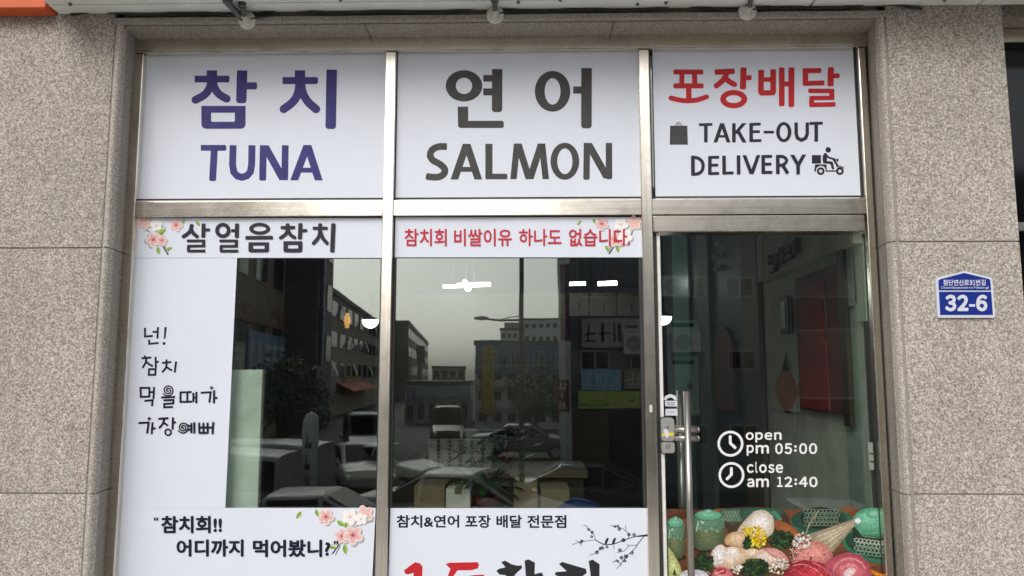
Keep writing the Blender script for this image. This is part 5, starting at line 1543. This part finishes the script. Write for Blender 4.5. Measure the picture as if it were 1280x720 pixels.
# trees
def tree(px, d, h, r, label, seed, mat='foliage', n=2200):
    rg = random.Random(seed)
    c = S(px, 472, d); c.z = GZ
    t = thing('street_tree', c, label, 'tree', 'trees along the mirrored street')
    m = MB(); tp = c + Vector((.1, .1, h * .5))
    m.tube([c, c + Vector((.03, 0, h * .25)), tp, c + Vector((0, .1, h * .85))], [.14, .11, .08, .03], 9)
    cl = []
    for k in range(11):
        a_ = rg.uniform(0, 6.28); q_ = rg.uniform(.3, .85) * r; z = h * rg.uniform(.42, .92)
        e = c + Vector((q_ * cos(a_), q_ * sin(a_), z)); cl.append((e, rg.uniform(.3, .55) * r))
        m.tube([c + Vector((0, 0, h * rg.uniform(.25, .5))), e], [.05, .015], 5)
    m.build('trunk', 'bark', t, True)
    lf = MB(); lf.flat = True
    for k in range(n):
        e, q_ = rg.choice(cl)
        v = Vector((rg.gauss(0, 1), rg.gauss(0, 1), rg.gauss(0, .8))); v = v.normalized() * q_ * rg.random() ** .4
        o = e + v; L = rg.uniform(.06, .13)
        d1 = Vector((rg.gauss(0, 1), rg.gauss(0, 1), rg.gauss(0, 1))).normalized(); d2 = d1.cross(Vector((rg.random(), rg.random(), 1))).normalized()
        lf.poly([o - d1 * L, o + d2 * L * .5, o + d1 * L, o - d2 * L * .5])
    lf.build('crown', mat, t)
tree(668, 40, 3.6, 1.7, 'dark bushy street tree in front of the yellow signed building', 1, 'foliage_dark')
tree(705, 38, 3.2, 1.4, 'small street tree beside the corner building', 2, 'foliage')
tree(350, 27, 4.2, 1.6, 'dark street tree behind the mirrored vans, left of the inflatable column', 3, 'foliage_dark')
tree(318, 25, 3.4, 1.2, 'slim street tree at the far left of the mirrored street', 4, 'foliage_dark')
# cars
def car(label, px, d, rot, kind, paint, group='cars parked along the mirrored street', name='parked_car'):
    """rot 0 = nose to the picture's right"""
    q = S(px, 472, d); q.z = GZ
    t = thing(name, q, label, 'van' if kind == 'van' else 'car', group)
    ca, sa = cos(rot), sin(rot)
    def W_(x, y, z): return Vector((q.x + x * ca - y * sa, q.y + x * sa + y * ca, GZ + z))
    if kind == 'van':   # x, sill, belt, roof, half width, half roof width
        st = [(-2.35, .40, 1.05, 1.08, .80, .76), (-2.3, .3, 1.1, 1.88, .86, .74), (-1.2, .28, 1.1, 1.95, .87, .76), (.9, .28, 1.08, 1.93, .87, .75), (1.65, .28, 1.02, 1.12, .86, .72), (2.25, .32, .82, .88, .82, .70), (2.42, .42, .62, .66, .70, .62)]
        cab = (1, 4)
    else:
        st = [(-2.25, .42, .72, .86, .74, .62), (-2.15, .32, .84, 1.0, .82, .66), (-1.45, .28, .90, 1.06, .86, .66), (-.75, .27, .92, 1.42, .88, .60), (.25, .27, .92, 1.45, .88, .60), (1.15, .28, .90, .98, .87, .68), (2.0, .32, .74, .84, .82, .66), (2.28, .42, .58, .64, .68, .56)]
        cab = (2, 5)
        if kind == 'suv': st = [(x * 1.02, a * 1.2, b * 1.2, c * 1.18, d * 1.02, e * 1.02) for x, a, b, c, d, e in st]
    m = MB()
    rings = []
    for x, zs_, zb, zr, hw, hr in st:
        rr = []
        for sg in (1, -1):
            half = [(hw * .93, zs_), (hw, zs_ + (zb - zs_) * .35), (hw * .985, zb), ((hr + hw) / 2 * .99, zb + (zr - zb) * .5), (hr, zr - (zr - zb) * .06), (hr * .8, zr), (hr * .35, zr + .012)]
            rr += [(x, sg * y, z) for y, z in (half if sg == 1 else half[::-1])]
        rings.append([W_(*p) for p in rr])
    for A, B in zip(rings[:-1], rings[1:]): m.quadstrip(A, B, closed=True)
    m.poly(rings[0][::-1]); m.poly(rings[-1])
    bo = m.build('body', paint, t, True); sb_ = bo.modifiers.new('round', 'SUBSURF'); sb_.levels = sb_.render_levels = 1
    def gl(i, f): # point on the glasshouse side at station i, f up from the belt
        x, zs_, zb, zr, hw, hr = st[i]
        return x, hw * .985 + (hr - hw * .985) * f, zb + (zr - zb) * f
    a_, b_ = cab
    for sg in (1, -1):
        for k in range(a_, b_):
            g = MB(); pp = []
            lo, hi = .10, .86
            A0, A1, B0, B1 = gl(k, lo), gl(k, hi), gl(k + 1, lo), gl(k + 1, hi)
            def lerp(P0, P1, f): return tuple(u + (v - u) * f for u, v in zip(P0, P1))
            c4 = [lerp(A0, B0, .05), lerp(A0, B0, .95), lerp(A1, B1, .95), lerp(A1, B1, .05)]
            g.poly([W_(x, sg * (y + .012), z) for x, y, z in c4]); g.flat = True
            g.build('side_window', 'car_glass', t)
    for i0, i1, nm in ((b_, b_ - 1, 'windscreen'), (a_, a_ + 1 if kind != 'van' else a_, 'rear_window')):
        if i0 == i1: continue
        x0, _, zb0, zr0, hw0, hr0 = st[i0]; x1, _, zb1, zr1, hw1, hr1 = st[i1]
        g = MB(); g.flat = True
        def LP(f, sg): return W_(x0 + (x1 - x0) * f, sg * (hr0 + (hr1 - hr0) * f) * .86, zr0 + (zr1 - zr0) * f + .022)
        g.poly([LP(.08, -1), LP(.08, 1), LP(.9, 1), LP(.9, -1)])
        g.build(nm, 'car_glass', t)
    for x in (-1.4, 1.42):
        for sg in (1, -1):
            wv = MB()
            for (r0, y0_), (r1, y1_) in zip([(.31, .0), (.325, .02), (.325, .19), (.31, .21)][:-1], [(.31, .0), (.325, .02), (.325, .19), (.31, .21)][1:]):
                A = [W_(x + r0 * cos(k * pi / 12), sg * (.69 + y0_), .327 + r0 * sin(k * pi / 12)) for k in range(24)]
                B = [W_(x + r1 * cos(k * pi / 12), sg * (.69 + y1_), .327 + r1 * sin(k * pi / 12)) for k in range(24)]
                wv.quadstrip(A, B, closed=True)
            wv.poly([W_(x + .31 * cos(k * pi / 12), sg * .90, .327 + .31 * sin(k * pi / 12)) for k in range(24)])
            wh = wv.build('wheel', 'tyre', t)
            rm = MB(); rm.flat = True
            rm.poly([W_(x + .2 * cos(k * pi / 12), sg * .905, .327 + .2 * sin(k * pi / 12)) for k in range(24)])
            rm.build('rim', 'rim', wh)
    xf = st[-2][0] + .08
    for sg in (1, -1):
        h_ = MB(); y = st[-2][4] * .78 * sg
        h_.tube([W_(xf - .1, y, st[-2][2] - .06), W_(xf + .13, y * .97, st[-2][2] - .1)], [.12, .07], 10); h_.build('headlight', 'lamp_glass', t, True)
        h_ = MB(); y = st[1][4] * .86 * sg
        h_.tube([W_(st[0][0] - .015, y * .9, st[1][2] - .1), W_(st[1][0] + .05, y, st[1][2] - .08)], [.06, .09], 8); h_.build('tail_light', 'lamp_red', t, True)
        mr = MB(); mr.tube([W_(st[b_][0] - .25, sg * (st[b_][4] + .02), st[b_][2] + .03), W_(st[b_][0] - .3, sg * (st[b_][4] + .2), st[b_][2] + .1)], [.03, .07], 8); mr.build('mirror', paint, t, True)
    return t
car('silver sedan parked side on, mirrored low in the left window', 402, 14.2, 0.04, 'car', 'car_silver')
car('white van parked behind the silver sedan in the mirrored street', 236, 16.6, pi + 0.03, 'van', 'car_white')
car('white van further right behind the silver sedan, beside the inflatable column', 296, 19, pi + 0.03, 'van', 'car_white')
car('pale car parked far along the left kerb past the two vans', 452, 24, 1.2, 'car', 'car_white')
car('grey van parked past the two white vans by the awning', 457, 33, 1.3, 'van', 'car_grey')
car('grey car with a pale roof edge, mirrored across the middle window', 592, 15.2, 0.35, 'suv', 'car_silver')
car('silver car on the right, mirrored low in the door', 1010, 13.0, 3.2, 'car', 'car_silver')
car('black car waiting by the corner building in the mirrored street', 740, 19, 0.1, 'car', 'car_black')
car('white car at the left edge of the middle window, far along the street', 480, 24, 0.5, 'car', 'car_white')
car('black van farther up the mirrored street before the low blue signed shop', 560, 40, 1.45, 'van', 'car_black')
car('silver car parked under the dark bushy street tree', 655, 34, 0.1, 'car', 'car_silver')
front_block('plain_building', 'dark tiled building past the corner shop building, mirrored in the door', 960, 1560, 230, 25.5, 9, 'tile_dark', 3, 4, (.5, .85))
lowb = front_block('shop_building', 'low shop with a blue sign, left of the yellow signed building', 506, 588, 482, 58, 6, 'render_grey', 1, 6, (.1, .55))
fsign(lowb, 520, 486, 584, 497, 57.6, 'board_sky', 8, 41)
fsign(lowb, 508, 485, 518, 508, 57.5, 'board_blue', 1, 42, 'board_pale', 3)
#@@END
